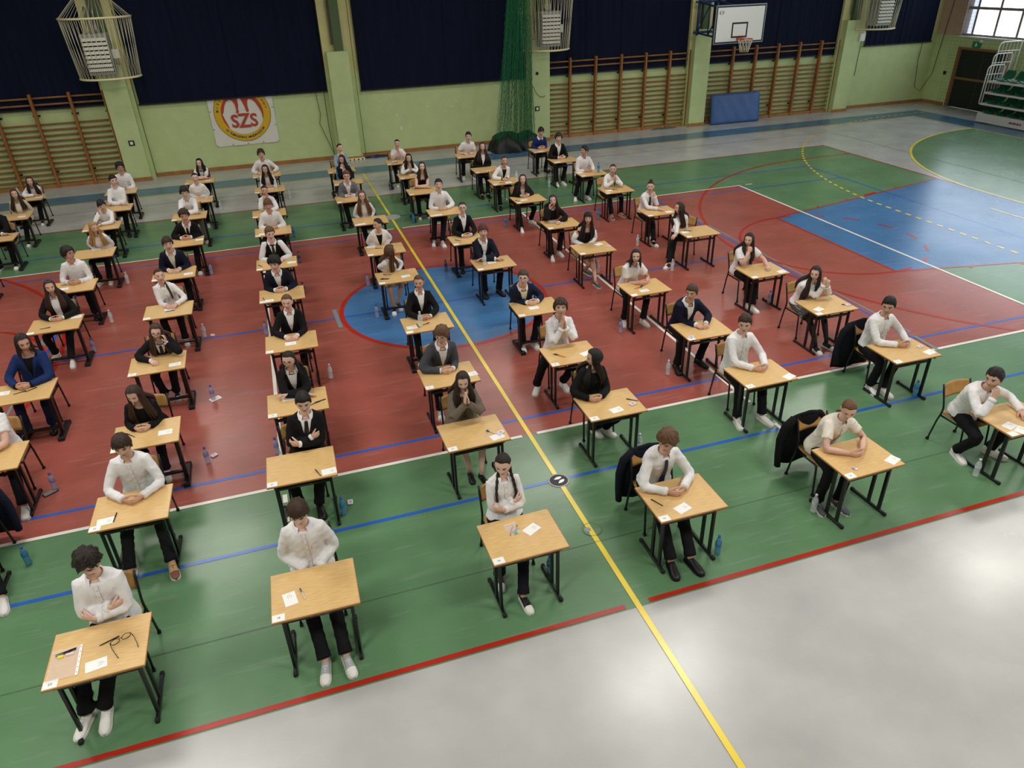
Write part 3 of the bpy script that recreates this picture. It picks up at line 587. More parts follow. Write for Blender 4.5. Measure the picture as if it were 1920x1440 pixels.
HD={'1-1':(0.02,0.392,1.194),'2-1':(-0.019,0.372,1.191),'3-1':(-0.017,0.448,1.149),'4-1':(-0.051,0.248,1.158),'5-1':(-0.021,0.228,1.099),'6-1':(-0.241,0.202,1.096),'0-3':(0.099,0.332,1.177),'0-4':(0.015,0.314,1.128),'0-5':(0.038,0.228,1.152),'0-6':(0.085,0.196,1.078),'0-7':(0.085,0.145,1.051),'0-8':(0.062,0.337,1.183),'0-9':(0.073,0.27,1.164),'m-2':(0.131,0.221,1.082),'m-3':(0.136,0.1,1.006),'1-2':(0.015,0.308,1.178),'1-3':(-0.031,0.185,1.079),'1-4':(0.068,0.138,1.049),'1-5':(-0.042,0.282,1.118),'1-6':(-0.003,0.183,1.134),'1-7':(0.095,0.158,1.114),'1-8':(-0.001,0.157,1.121),'1-9':(0.053,0.236,1.1),'1-10':(0.069,0.146,1.054),'2-2':(0.133,0.401,1.183),'2-3':(-0.012,0.244,1.105),'2-4':(0.037,0.304,1.125),'2-5':(-0.023,0.161,1.123),'2-6':(-0.026,0.201,1.142),'2-7':(-0.003,0.185,1.135),'2-8':(-0.008,0.198,1.086),'2-9':(-0.016,0.19,1.082),'2-10':(-0.046,0.182,1.132),'3-2':(0.007,0.333,1.133),'3-3':(-0.006,0.181,1.133),'3-4':(0.005,0.372,1.141),'3-5':(-0.061,0.144,1.053),'3-6':(-0.056,0.185,1.077),'3-7':(-0.079,0.245,1.101),'3-8':(-0.023,0.161,1.123),'3-9':(-0.046,0.304,1.124),'3-10':(0.076,0.354,1.133),'4-2':(-0.075,0.313,1.124),'4-3':(-0.016,0.312,1.179),'4-4':(-0.147,0.132,1.089),'4-5':(-0.087,0.238,1.151),'4-6':(0.018,0.378,1.142),'4-7':(-0.026,0.26,1.164),'4-8':(0.095,0.322,1.123),'4-9':(-0.028,0.128,1.046),'4-10':(0.027,0.195,1.084),'5-2':(-0.053,0.365,1.188),'5-3':(-0.094,0.203,1.136),'5-4':(-0.06,0.224,1.095),'5-5':(0.005,0.276,1.117),'5-6':(-0.089,0.187,1.073),'5-7':(-0.069,0.136,1.047),'5-8':(0.079,0.201,1.082),'5-9':(0.032,0.359,1.138),'5-10':(0.076,0.15,1.113),'6-2':(-0.106,0.309,1.171),'6-3':(-0.11,0.217,1.084),'6-4':(-0.128,0.274,1.103),'6-5':(-0.262,0.274,1.058),'6-6':(-0.076,0.252,1.104),'6-7':(-0.021,0.169,1.07),'6-8':(-0.086,0.24,1.152),'6-9':(-0.023,0.263,1.165),'6-10':(0.001,0.142,1.113)}
FT={'1-1':[(-0.251,-0.106),(-0.113,-0.106)],'2-1':[(-0.005,-0.456),(0.168,-0.427)],'3-1':[(-0.171,0.148),(-0.053,-0.203)],'4-1':[(-0.168,-0.264),(0.032,-0.289)],'5-1':[(-0.275,0.063),(-0.083,-0.013)],'6-1':[(-0.29,0.263),(0.116,0.169)],'1-2':[(-0.143,-0.277),(0.248,-0.338)],'0-2':[(-0.102,-0.342),(0.198,-0.19)],'1-3':[(-0.075,0.047),(0.053,0.052)],'3-2':[(-0.039,0.049),(0.073,-0.048)],'5-2':[(-0.259,-0.068),(0.07,-0.126)],'4-3':[(-0.364,0.259),(0.007,0.216)],'5-3':[(-0.274,0.062),(0.107,0.112)],'6-2':[(-0.213,0.139),(-0.111,0.027)],'6-3':[(-0.173,-0.206),(0.051,-0.158)],'6-4':[(-0.158,0.01),(-0.152,-0.134)],'5-4':[(-0.255,0.095),(0.032,-0.023)],'5-5':[(0.044,0.371),(-0.026,-0.312)],'0-4':[(-0.221,0.221),(0.058,-0.119)],'1-4':[(-0.068,0.159),(0.084,0.176)],'3-5':[(-0.117,-0.006),(-0.013,0.171)],'4-4':[(-0.226,-0.062),(-0.035,-0.036)],'5-6':[(-0.256,-0.255),(-0.028,-0.047)],'5-7':[(-0.242,-0.284),(0.169,0.252)],'6-7':[(-0.088,-0.049),(0.185,0.018)],'6-8':[(-0.366,0.048),(-0.06,0.024)],'6-6':[(-0.052,0.237),(-0.168,-0.27)],'4-7':[(-0.288,-0.14),(-0.178,-0.44)],'6-9':[(-0.179,-0.053),(0.005,-0.015)],'5-9':[(-0.206,-0.332),(-0.04,-0.299)],'0-1':[(0.208,-0.358),(0.339,-0.302)],'4-2':[(-0.012,0.371),(0.131,0.319)],'1-8':[(-0.003,0.327),(0.188,0.132)]}
IT={'1-1':[('paper',0.002,-0.153,8),('folder',-0.214,-0.059,5),('specs',0.156,0.023,10)],'2-1':[('paper',-0.197,-0.053,100),('pen',-0.095,-0.032,105)],'3-1':[('paper',0.111,0.051,28),('pouch',-0.054,0.109,8)],'4-1':[('paper',-0.068,-0.16,18),('pen',-0.257,-0.011,115)],'5-1':[('paper',0.29,-0.177,20),('eraser',-0.181,-0.157,110)],'6-1':[('paper',-0.196,-0.104,15),('paper',-0.153,-0.209,25)],'2-2':[('paper',0.272,-0.193,4),('pen',0.163,-0.189,110)],'1-2':[('paper',-0.215,-0.15,3),('pen',-0.134,-0.126,85)],'1-3':[('paper',0.199,-0.043,0),('pen',-0.162,0.021,130)],'1-4':[('paper',0.22,-0.133,2)],'1-5':[('paper',0.011,0.014,5),('pen',0.021,-0.065,8)],'1-6':[('paper',0.234,-0.113,0)],'1-7':[('paper',0.272,0.022,0)],'0-3':[('paper',-0.23,0.049,0),('pen',-0.031,-0.012,20),('pen',0.09,0.021,35)],'0-4':[('paper',0.253,0.178,3),('pen',-0.119,-0.121,5)],'0-5':[('paper',-0.13,-0.079,5),('pen',-0.13,0.11,5)],'0-6':[('paper',0.004,0.239,5),('eraser',0.231,0.046,10)],'0-7':[('paper',0.029,0.135,20)],'0-8':[('paper',0.044,0.217,0)],'m-2':[('paper',0.193,-0.058,0)],'m-3':[('paper',0.239,-0.032,0)],'1-10':[('paper',0.207,-0.068,0)],'2-3':[('paper',-0.1,0.113,0),('pen',0.206,-0.117,25),('pen',0.259,-0.084,15)],'2-4':[('paper',-0.011,-0.063,0)],'2-5':[('paper',-0.206,-0.215,0),('pen',-0.311,-0.13,100)],'2-6':[('paper',0.255,-0.059,0),('pen',-0.292,-0.056,120)],'2-7':[('paper',-0.2,-0.148,0)],'2-9':[('paper',0.013,0.047,0)],'3-2':[('paper',0.224,-0.183,12),('pen',0.129,-0.084,60),('pen',0.19,-0.085,130),('tissue',0.282,-0.128,20)],'3-3':[('paper',0.279,-0.085,5)],'3-4':[('paper',-0.236,-0.086,2),('pen',-0.142,-0.069,95),('pen',-0.036,-0.052,20)],'3-5':[('paper',0.129,-0.056,8),('pen',-0.153,0.109,160),('pen',-0.208,-0.056,165),('pen',-0.233,-0.079,160)],'3-6':[('paper',-0.229,0.218,0),('pen',-0.102,0.072,165)],'3-7':[('paper',-0.199,-0.213,3)],'3-8':[('paper',0.015,0.097,0)],'4-2':[('paper',0.016,-0.149,10),('tissue',0.242,-0.1,20),('pen',0.288,-0.019,140)],'4-3':[('pencil',-0.17,-0.023,130),('pencil',-0.147,-0.032,128),('paper',0.193,-0.087,15)],'4-4':[('paper',-0.044,-0.035,3)],'4-5':[('paper',-0.02,0.025,5)],'4-6':[('pen',-0.212,-0.038,130)],'4-7':[('paper',-0.173,-0.215,0)],'4-9':[('paper',0.002,0.051,0)],'4-10':[('paper',-0.115,0.109,0),('pen',-0.118,-0.09,0)],'5-2':[('paper',0.29,-0.197,20)],'5-3':[('tissue',-0.351,-0.196,10)],'5-4':[('paper',-0.072,-0.134,0),('pencil',-0.107,-0.008,10),('pencil',-0.071,0.024,15)],'5-5':[('paper',0.165,0.13,25),('tissue',0.285,-0.049,20)],'5-6':[('paper',-0.108,0.157,0),('pen',0.095,0.045,20),('tissue',0.011,0.005,5)],'5-7':[('paper',-0.126,-0.077,0),('pen',-0.281,-0.099,120)],'5-8':[('paper',0.054,-0.162,0),('book',0.082,0.174,0),('pen',-0.098,-0.154,150)],'5-9':[('paper',0.038,-0.226,0)],'6-2':[('paper',0.261,-0.159,15),('tissue',0.26,0.002,20)],'6-3':[('paper',-0.207,-0.099,20),('tissue',0.289,-0.126,15),('pen',0.267,-0.118,150)],'6-4':[('paper',0.251,-0.185,10)],'6-5':[('paper',-0.24,0.028,5),('pen',-0.154,0.072,150)],'6-6':[('paper',0.169,-0.151,5)],'6-7':[('paper',-0.193,-0.058,5),('pen',-0.048,-0.046,150)],'6-8':[('paper',-0.257,0.12,0)],'6-9':[('paper',-0.239,-0.244,0)],'6-10':[('paper',-0.136,-0.247,0)]}
DB={'3-4':(-0.109,-0.101),'4-5':(-0.174,-0.07),'6-8':(0.184,-0.032),'2-9':(0.155,0.042),'1-9':(0.22,-0.026),'5-8':(0.266,-0.126),'3-9':(-0.22,0.244),'m-3':(-0.186,0.708),'0-9':(0.14,0.065)}
FB=[(-5.531,-4.907,'blue'),(-5.528,-3.618,'violet'),(-3.849,-3.703,'violet'),(-5.531,3.182,'clear'),(-5.568,1.291,'clear'),(-3.994,3.062,'violet'),(-4.016,0.076,'clear'),(-5.676,0.159,'violet'),(-3.828,-2.124,'violet'),(-2.211,-2.101,'clear'),(-3.055,-0.209,'violet'),(-3.039,-3.801,'violet'),(-2.407,-5.242,'blue'),(-0.62,-6.834,'blue'),(1.037,-7.146,'blue'),(2.329,-6.943,'clear'),(4.409,-7.055,'clear'),(5.112,-5.445,'blue'),(5.163,-2.184,'violet'),(5.186,-3.872,'clear'),(2.357,-3.757,'clear'),(2.329,-2.272,'violet'),(4.402,-0.215,'clear'),(4.449,1.321,'clear'),(3.065,0.233,'clear'),(4.457,3.311,'blue'),(2.311,3.624,'blue'),(4.418,6.386,'clear'),(0.379,1.437,'dark'),(-1.234,-0.225,'violet'),(-1.161,1.274,'violet'),(0.416,4.747,'blue'),(0.424,7.881,'dark'),(-2.288,4.808,'blue'),(-2.29,3.059,'dark'),(-2.184,8.146,'clear'),(-2.336,1.32,'dark'),(-3.901,7.823,'clear'),(1.13,-5.273,'clear')]
PK=[(-3.785,-3.562,'pink'),(-3.9,0.083,'pink'),(-5.573,-3.675,'phone'),(-3.807,-2.101,'paper'),(-2.315,-5.064,'pink')]
# ---------------------------------------------------------------- who sits where: clothes, pose, gaze (yaw + = towards the right wall)
def P_(d,s,top,hair,hc,pose,gy,gp,**k): return dict(d=d,s=s,top=top,hair=hair,hc=hc,pose=pose,gy=gy,gp=gp,**k)
BR,DKB,BK,LB,BL,GI='#3b2618','#1f1510','#0f0c0c','#6b4a30','#b08d57','#5a2e1a'
PEOPLE={
'1-1':P_('person in white shirt, arms crossed low','m','W','curly','#241913','Xl',8,-42,shoe='white'),
'2-1':P_('person in white shirt, hands in lap','m','W','fringe',BR,'L',-14,-36,shoe='grey'),
'3-1':P_('person in white blouse, arms crossed','f','W','braids',DKB,'X',-18,-22,shoe='bw',bottom='#12131c',rad=.014),
'4-1':P_('person in white shirt and navy tie','m','W','mop',LB,'C',-24,-30,tie='#14233f',shoe='black',cy=.03),
'5-1':P_('person in cream short-sleeved blouse holding a pen','f','w','ponytail',LB,'C',10,-42,shoe='dgrey',cy=.0,cx=.0,topc='#e6dfd2'),
'6-1':P_('person in white shirt, hand on mouth','m','W','short','#1d1411','K',-22,-14,ks=-1,shoe='whiteb',cx=.12,chair=(-.1,0),hx=-.14),
'0-1':P_('person mostly hidden by picture edge, white sneaker','m','W','short',BR,'C',0,-10,shoe='white'),
'0-2':P_('person in white polo, hand at chin','m','w','short',BR,'K',-10,-5,ks=-1,shoe='white'),
'0-3':P_('person in bright blue blazer over black shirt','m','B','longm','#1b1412','C',6,-24,topc='#1c2f5e',inner='#101014',shoe='black',cx=.0,bottom='#161b33'),
'0-4':P_('person in black blazer and white top','f','B','long',BR,'C',-6,0,shoe='white',cy=.1,openv=1),
'0-5':P_('person in white shirt and glasses','m','W','mop',DKB,'C',50,4,glasses=1,shoe='black'),
'0-6':P_('person in white shirt, arms under desk','f','W','long',BL,'L',24,-12,shoe='grey'),
'0-7':P_('person in white shirt, cheek on hand','f','W','bangs',DKB,'K',15,-22,ks=-1,cheek=1,shoe='black'),
'0-8':P_('person in white shirt, forearms folded on desk','m','W','short',BK,'F',14,-4,shoe='black'),
'0-9':P_('person in white shirt and dark glasses','m','W','mop','#15100e','C',16,-4,glasses=1),
'm-0':P_('person out of view beyond the frame','m','B','short',BR,'C',0,0),
'm-1':P_('person in black blazer, cut by frame','m','B','short',DKB,'F',-10,0),
'm-2':P_('person in cream cardigan over white top','f','B','long',BR,'L',-5,8,topc='#cdbfa5',inner='#e8e6e2',openv=1),
'm-3':P_('person in white blouse, forearms folded','f','W','long','#2a1a13','F',-5,6),
'1-2':P_('person in white shirt, fingertips touching','m','W','fringe','#3a281b','C',-14,-24,shoe='tan',cy=.06),
'1-3':P_('person all in black, looking down','f','B','vlong','#3a251a','C',-22,-34,inner='#141415',shoe='white',cx=-.04),
'1-4':P_('person in black suit, hand on neck','f','B','long','#4a3122','K',-8,-20,ks=1,cheek=1,glasses=1,tie='#111113',shoe='bw',cx=-.08),
'1-5':P_('person in white shirt holding a slip','f','W','sidetail',BR,'S',12,6,shoe='white',cx=.04,sp=.07),
'1-6':P_('person in navy blazer, hands on desk','m','B','fringe',BR,'S',4,-4,topc='#14172a',inner='#d6d0c4',sp=.09,shoe='black'),
'1-7':P_('person in black suit and black tie','m','B','curly',BR,'C',-4,-8,tie='#0d0d0f',cy=.1),
'1-8':P_('person in white shirt, head bowed','m','W','mop','#1c1512','F',6,-24,bottom='#6d6a66'),
'1-9':P_('person in white shirt, hands in lap','f','W','tied',DKB,'L',-8,2),
'1-10':P_('person in black vest over white sleeves','f','V','long',BK,'F',-16,-2,topc='#101012'),
'2-2':P_('person in black suit, arms crossed','m','B','buzz','#17110e','X',-10,-24,tie='#141418',shoe='black',rad=.012),
'2-3':P_('person in black blazer and round glasses','f','B','longt',DKB,'F',-16,-12,glasses=1),
'2-4':P_('person in black blazer holding pen, looking sideways','f','B','bun',LB,'S',10,-10,sp=.08),
'2-5':P_('person in dark navy suit, head lowered','m','B','curly','#15100e','C',-18,-22,topc='#161a28',cy=.08),
'2-6':P_('person in black vest, white sleeves and tie','m','VL','short','#6b5136','S',14,-18,topc='#101012',tie='#101012',sp=.12),
'2-7':P_('person in white shirt, elbows wide','m','W','fringe',LB,'C',2,-14,cy=.08),
'2-8':P_('person in white shirt, hand over mouth','f','W','tied',DKB,'K',0,0,ks=-1),
'2-9':P_('person in white cardigan, hands together','f','W','vlong',BK,'C',-14,0),
'2-10':P_('person in white shirt, hands apart','m','W','mop',BR,'S',10,-2,sp=.2),
'3-2':P_('person in brown tweed blazer covering nose','f','B','long','#2b1c15','P',2,-24,topc='#6e6458',inner='#5f564b',bottom='skirt',skirt='#a58f73',shoe='flat',tweed=1),
'3-3':P_('person in grey blazer and glasses','m','B','mop','#6a4b31','C',-24,-18,topc='#474a50',glasses=1,cy=.04,shoe='grey'),
'3-4':P_('person in black blazer, smiling','f','B','tiedp','#5a432f','C',-12,-4,smile=1,cy=.09),
'3-5':P_('person in white shirt turned away','f','W','vlong','#5a3a24','L',125,0,ty=55,bottom='skirt',skirt='#d8d4cc',shoe='bw'),
'3-6':P_('person in open white shirt over black','f','B','tied','#15100e','L',-58,-4,topc='#e6e4e0',inner='#111113'),
'3-7':P_('person in white shirt, arms below desk','f','W','vlong','#6b4b33','L',-6,4,glasses=1),
'3-8':P_('person in light grey blazer and glasses','m','B','short',LB,'C',-6,-2,topc='#6f7276',glasses=1,bottom='#14141a'),
'3-9':P_('person in black blazer looking left','f','B','long','#241712','K',-26,-10,ks=-1),
'3-10':P_('person in pale denim jacket, chin propped','f','B','bun','#3b281c','K',26,0,ks=1,topc='#8fa5b5',inner='#d9d0cc'),
'4-2':P_('person in black blazer, head turned left','f','B','vlong','#15100f','C',-72,-6,inner='#121213',cx=-.13,cy=.1,shoe='white',hx=-.06),
'4-3':P_('person in white shirt, palms pressed together','m','W','mop','#3d2a1c','P',-16,14,shoe='white'),
'4-4':P_('person in navy blazer and glasses','m','B','buzz','#4a3a2c','C',-14,6,topc='#1a2238',inner='#e6dfcc',glasses=1,cx=-.02,shoe='grey'),
'4-5':P_('person in dark navy suit, forearms folded','m','B','fringe',GI,'F',-6,6,topc='#161a28',shoe='black',hx=-.05),
'4-6':P_('person in black blazer, smiling in glasses','f','B','bun','#1f1612','C',-10,8,glasses=1,smile=1,shoe='black'),
'4-7':P_('person in white shirt, fingers laced','m','W','buzz',BK,'C',-8,6,shoe='grey'),
'4-8':P_('person in black strap top, shoulders bare','f','T','long','#2a1c16','F',-8,8,topc='#0e0e10'),
'4-9':P_('person in white cardigan, hands at mouth','f','W','long',BK,'P',-12,2),
'4-10':P_('person in white tee, hands at chin','f','w','tied',BK,'P',-6,2),
'5-2':P_('person in white shirt, fingers interlaced','m','W','short','#3a281b','C',-18,-20,shoe='white',cx=.04,cy=.04),
'5-3':P_('person in navy blazer holding a card','m','B','buzz','#4a3726','S',-26,-12,topc='#151a2e',sp=.08,shoe='black',cx=.02,cy=.04),
'5-4':P_('person in white blouse, short wide sleeves','f','w','longm',BK,'C',-12,4,shoe='white',cx=.02),
'5-5':P_('person in black off-shoulder top, white sleeves','f','O','longf',BK,'L',-12,6,topc='#101012',bottom='skirt',skirt='#b39a80',shoe='dgrey'),
'5-6':P_('person in black blazer, cheek on hand','f','B','long','#2f1f18','K',-14,4,ks=-1,cheek=1,inner='#121213',shoe='white'),
'5-7':P_('person in black cardigan, looking up','f','B','vlong','#221712','C',-8,14,inner='#d8d6d2',shoe='white',cy=.12),
'5-8':P_('person in open white shirt holding book','f','B','tiedp',BR,'S',-4,4,topc='#e6e4e0',inner='#141415',sp=.06),
'5-9':P_('person in black blazer, hands close together','f','B','long','#35241b','L',-10,8,shoe='black'),
'5-10':P_('person in white tee, hands apart','m','w','short',BK,'S',-8,2,sp=.12),
'6-2':P_('person in white shirt holding a pen','m','W','short',BK,'C',-14,-20,shoe='whiteb',cx=.06,cy=.06),
'6-3':P_('person in white blouse and plaid skirt','f','W','vlong','#241812','J',-14,-6,bottom='skirt',skirt='plaid',tights=1,shoe='bw'),
'6-4':P_('person in puff-sleeved white blouse, hand on mouth','f','w','vlong','#231815','K',-16,-2,ks=-1,shoe='white',cx=.13),
'6-5':P_('person in white shirt sitting sideways','f','W','vlong','#33221a','Z',-62,0,ty=-55,shoe='bw',hx=-.08,chair=(-.05,-50)),
'6-6':P_('person in white shirt and striped tie','f','W','topbun','#1d1512','K',-14,0,ks=1,tie='#1d2538',shoe='bw'),
'6-7':P_('person in white blouse, hands at mouth','f','W','sidetail','#2c1d16','P',-8,2,shoe='tan'),
'6-8':P_('person in white shirt, head turned left','m','W','buzz',BK,'C',-58,0,shoe='white'),
'6-9':P_('person in black suit, hands together','m','B','mop','#15110f','C',-8,2,shoe='white'),
'6-10':P_('person in royal blue sweater, white collar','m','N','fringe',BK,'C',-10,-22,topc='#1b2f66'),
}
PYAW={'1-1':15,'2-1':-10,'3-1':-15,'4-1':-25,'5-1':5,'6-1':-25,'0-1':0,'0-2':0,'0-3':10,'0-4':0,'0-5':45,'0-6':20,'0-7':5,'0-8':15,'0-9':10,'m-0':0,'m-1':0,'m-2':0,'m-3':0,'1-2':-15,'1-3':-30,'1-4':-10,'1-5':10,'1-6':5,'1-7':0,'1-8':5,'1-9':0,'1-10':-15,'2-2':-5,'2-3':-20,'2-4':-12,'2-5':-20,'2-6':15,'2-7':0,'2-8':0,'2-9':-10,'2-10':5,'3-2':0,'3-3':-20,'3-4':-10,'3-5':110,'3-6':-60,'3-7':0,'3-8':-5,'3-9':-20,'3-10':25,'4-2':-75,'4-3':0,'4-4':-5,'4-5':0,'4-6':0,'4-7':0,'4-8':0,'4-9':0,'4-10':0,'5-2':-5,'5-3':-20,'5-4':0,'5-5':0,'5-6':-5,'5-7':0,'5-8':5,'5-9':0,'5-10':0,'6-2':-10,'6-3':-15,'6-4':-20,'6-5':-65,'6-6':-5,'6-7':0,'6-8':-55,'6-9':0,'6-10':0}
for k_,v_ in PYAW.items(): PEOPLE[k_]['gy']=v_+.88*math.degrees(math.atan2(-2.45-ST[k_][0],ST[k_][1]+11.65))
# ---------------------------------------------------------------- places
DZ=.66
COLN={'m':'leftmost column','0':'fourth column left of the yellow line','1':'third column left of the yellow line','2':'second column left of the yellow line','3':'column just left of the yellow line',
 '4':'column just right of the yellow line','5':'second column right of the yellow line','6':'rightmost column'}
ORD=['front','second','third','fourth','fifth','sixth','seventh','eighth','ninth','tenth']
def place(k):
    c,r=k.split('-'); r=int(r)
    if c=='m': return ['fourth from back','third from back','second from back','backmost'][r]+', '+COLN[c]
    return ORD[r if c=='0' else r-1]+(' desk, ' if False else ', ')+COLN[c]
def SM(k):
    x,y,a,_=ST[k]; return Matrix.Translation((x,y,0))@Matrix.Rotation(R(a),4,'Z')
def copy_tree(o,parent=None):
    c=o.copy(); COL.objects.link(c)
    if parent is not None: c.parent=parent
    for ch in o.children: copy_tree(ch,c)
    return c
def kill(o):
    for ch in list(o.children): kill(ch)
    bpy.data.objects.remove(o)
# ---------------------------------------------------------------- desks
def part(nm,m,par,fn,smooth=False):
    g=G(); fn(g); return link(nm,g.mesh(nm,m,smooth),par)
def desk_proto(kind):
    t=empty('school_desk')
    g=G(); box(g,-.35,.35,-.275,.275,DZ-.022,DZ,bev=.005); top=link('tabletop',g.mesh('tabletop',M_WOODT,False),t)
    part('edge_band',M_EDGE,top,lambda g:(box(g,-.351,.351,-.2765,-.2745,DZ-.019,DZ-.003),box(g,-.3515,-.3495,-.274,.274,DZ-.019,DZ-.003),box(g,.3495,.3515,-.274,.274,DZ-.019,DZ-.003)))
    for s in (1,-1):
        if kind=='A':
            for y in (-.18,-.035): part('leg',M_FRAME,t,lambda g:box(g,s*.275-.0125,s*.275+.0125,y-.02,y+.02,.03,DZ-.022,bev=.004))
            fr=part('foot_rail',M_FRAME,t,lambda g:box(g,s*.275-.014,s*.275+.014,-.255,.19,.004,.034,bev=.004))
            for y in (-.262,.197): part('end_cap',M_CAP,fr,lambda g:box(g,s*.275-.017,s*.275+.017,y-.022,y+.022,0,.038,bev=.006))
            part('top_rail',M_FRAME,t,lambda g:box(g,s*.275-.014,s*.275+.014,-.25,.22,DZ-.05,DZ-.022))
        else:
            part('leg',M_FRAME,t,lambda g:box(g,s*.285-.02,s*.285+.02,-.11,-.045,.04,DZ-.022,bev=.005))
            fr=part('foot_rail',M_FRAME,t,lambda g:box(g,s*.285-.035,s*.285+.035,-.235,.2,.004,.05,bev=.008))
            for y in (-.235,.2): part('end_cap',M_CAP,fr,lambda g:box(g,s*.285-.038,s*.285+.038,y-.02,y+.02,0,.053,bev=.006))
            part('top_rail',M_FRAME,t,lambda g:box(g,s*.285-.03,s*.285+.03,-.24,.22,DZ-.045,DZ-.022))
    if kind=='A':
        cb=part('crossbar',M_FRAME,t,lambda g:box(g,-.263,.263,-.195,-.17,.535,.568,bev=.003))
        part('bracket',M_FRAME,t,lambda g:box(g,-.08,-.055,-.19,-.17,.568,DZ-.022))
        part('maker_marking',M_LGREY,cb,lambda g:[box(g,x,x+.007,-.1965,-.195,.546+.004*math.sin(x*300),.554+.004*math.sin(x*500)) for x in np.arange(-.06,.1,.0105)])
        part('bag_hook',M_CAP,t,lambda g:box(g,.289,.32,-.05,-.03,.56,.585,bev=.004))
    else:
        part('crossbar',M_FRAME,t,lambda g:box(g,-.265,.265,-.095,-.06,.11,.145,bev=.004))
        part('apron',M_FRAME,t,lambda g:box(g,-.265,.265,.1,.125,DZ-.062,DZ-.022))
    return t
DPROTO={k:desk_proto(k) for k in 'AB'}
def chair_proto(col):
    t=empty('school_chair')
    g=G(); v=[];f=[]; n=10
    for z0 in (0,-.012):
        for j in range(n+1):
            for i in range(n+1):
                u=i/n*2-1; q=j/n; hw=.19*(1-.1*max(0,q*2-1)**4); y=.29+.37*q
                v.append((u*hw,y,.4+z0+.012*u*u-.02*max(0,1-q*4)+.012*max(0,q-.7)*3))
    k=(n+1)**2
    for j in range(n):
        for i in range(n): a=j*(n+1)+i; f+=[(a,a+1,a+n+2,a+n+1),(k+a+n+1,k+a+n+2,k+a+1,k+a)]
    for i in range(n): f+=[(i+1,i,k+i,k+i+1),(n*(n+1)+i,n*(n+1)+i+1,k+n*(n+1)+i+1,k+n*(n+1)+i)]
    for j in range(n): a=j*(n+1); f+=[(a,a+n+1,k+a+n+1,k+a),(a+n+n+1,a+n,k+a+n,k+a+n+n+1)]
    g.add(v,f); link('seat',g.mesh('seat',M_PLY),t)
    g=G(); v=[];f=[]
    for d in (0,.011):
        for j in range(6):
            for i in range(n+1):
                u=i/n*2-1; z=.595+.17*j/5; hw=.19*(1-.12*(j/5)**3)
                v.append((u*hw,.672+.09*(j/5)*.5+d+.03*(1-u*u)-.012,z-.012*u*u*(1 if j==5 else 0)))
    k=6*(n+1)
    for j in range(5):
        for i in range(n): a=j*(n+1)+i; f+=[(a,a+1,a+n+2,a+n+1),(k+a+n+1,k+a+n+2,k+a+1,k+a)]
    for i in range(n): f+=[(i+1,i,k+i,k+i+1),(5*(n+1)+i,5*(n+1)+i+1,k+5*(n+1)+i+1,k+5*(n+1)+i)]
    for j in range(5): a=j*(n+1); f+=[(a,a+n+1,k+a+n+1,k+a),(a+n+n+1,a+n,k+a+n,k+a+n+n+1)]
    g.add(v,f); link('backrest',g.mesh('backrest',M_PLY),t)
    for s in (1,-1):
        g=G(); P=[(s*.21,.70,.004),(s*.203,.655,.3),(s*.2,.63,.40)]+list(bez((s*.198,.625,.45),(s*.197,.615,.5),(s*.197,.66,.60),(s*.196,.71,.76),n=6)); tube(g,P,[.0115]*len(P),6); lg=link('leg',g.mesh('leg',col),t)
        g=G(); box(g,s*.21-.014,s*.21+.014,.686,.714,0,.03); link('foot_cap',g.mesh('foot_cap',M_CAP,False),lg)
        g=G(); tube(g,[(s*.2,.27,.004),(s*.195,.30,.3),(s*.19,.315,.385)],[.0115]*3,6); lg=link('leg',g.mesh('leg',col),t)
        g=G(); box(g,s*.2-.014,s*.2+.014,.256,.284,0,.03); link('foot_cap',g.mesh('foot_cap',M_CAP,False),lg)
        g=G(); tube(g,[(s*.19,.315,.378),(s*.195,.64,.378)],[.0115]*2,6); link('seat_rail',g.mesh('seat_rail',col),t)
    g=G(); tube(g,[(-.19,.33,.375),(.19,.33,.375)],[.0105]*2,6); link('seat_rail',g.mesh('seat_rail',col),t)
    return t
CPROTO=chair_proto(M_FRAME); CPROTOB=chair_proto(mat('blue_frame','#1c3f7a',rough=.4))
NUM={'1-1':'20','2-1':'18','3-1':'34','4-1':'43','5-1':'56','2-2':'21','1-2':'22','3-2':'32','4-2':'45','5-2':'57','2-3':'24','3-3':'31','4-3':'46','1-4':'25','6-2':'62','5-3':'58'}
g=G(); box(g,-.05,.05,-.038,.038,0,.0012); CARD=g.mesh('number_card',M_PAPER,False)
def put(name,me,k,x,y,z,rz=0,label=None,cat=None,group=None):
    o=link(name,me); o.matrix_world=SM(k)@Matrix.Translation((x,y,z))@Matrix.Rotation(R(rz),4,'Z')
    if label: tag(o,label,cat,group)
    return o
for k in ST:
    x,y,a,ty=ST[k]; pl=place(k)
    d=copy_tree(DPROTO[ty]); d.matrix_world=SM(k); tag(d,'light wood school desk on black metal frame, '+pl,'desk','exam desks')
    c=copy_tree(CPROTOB if k in ('m-1','0-6') else CPROTO); pp=PEOPLE.get(k,{}); cx,cr=pp.get('chair',(0,0))
    dxy=pp.get('cdy',0)
    c.matrix_world=SM(k)@Matrix.Translation((cx,.47+dxy,0))@Matrix.Rotation(R(cr),4,'Z')@Matrix.Translation((0,-.47,0)); tag(c,('blue' if k in ('m-1','0-6') else 'black')+' tube school chair with plywood seat, '+pl,'chair','exam chairs')
    if k.split('-')[0] not in ('m','0') or k in ('0-4','0-7'):
        o=put('number_card',CARD,k,-.295,-.232,DZ+.0004,0,'white seat number card on desk corner, '+pl,'card','seat number cards')
        if k in NUM: text_obj('seat_number',NUM[k],.03,M_INK,Matrix.Translation((0,0,.0013)),o,depth=.0003)
for p_ in (*DPROTO.values(),CPROTO,CPROTOB): kill(p_)
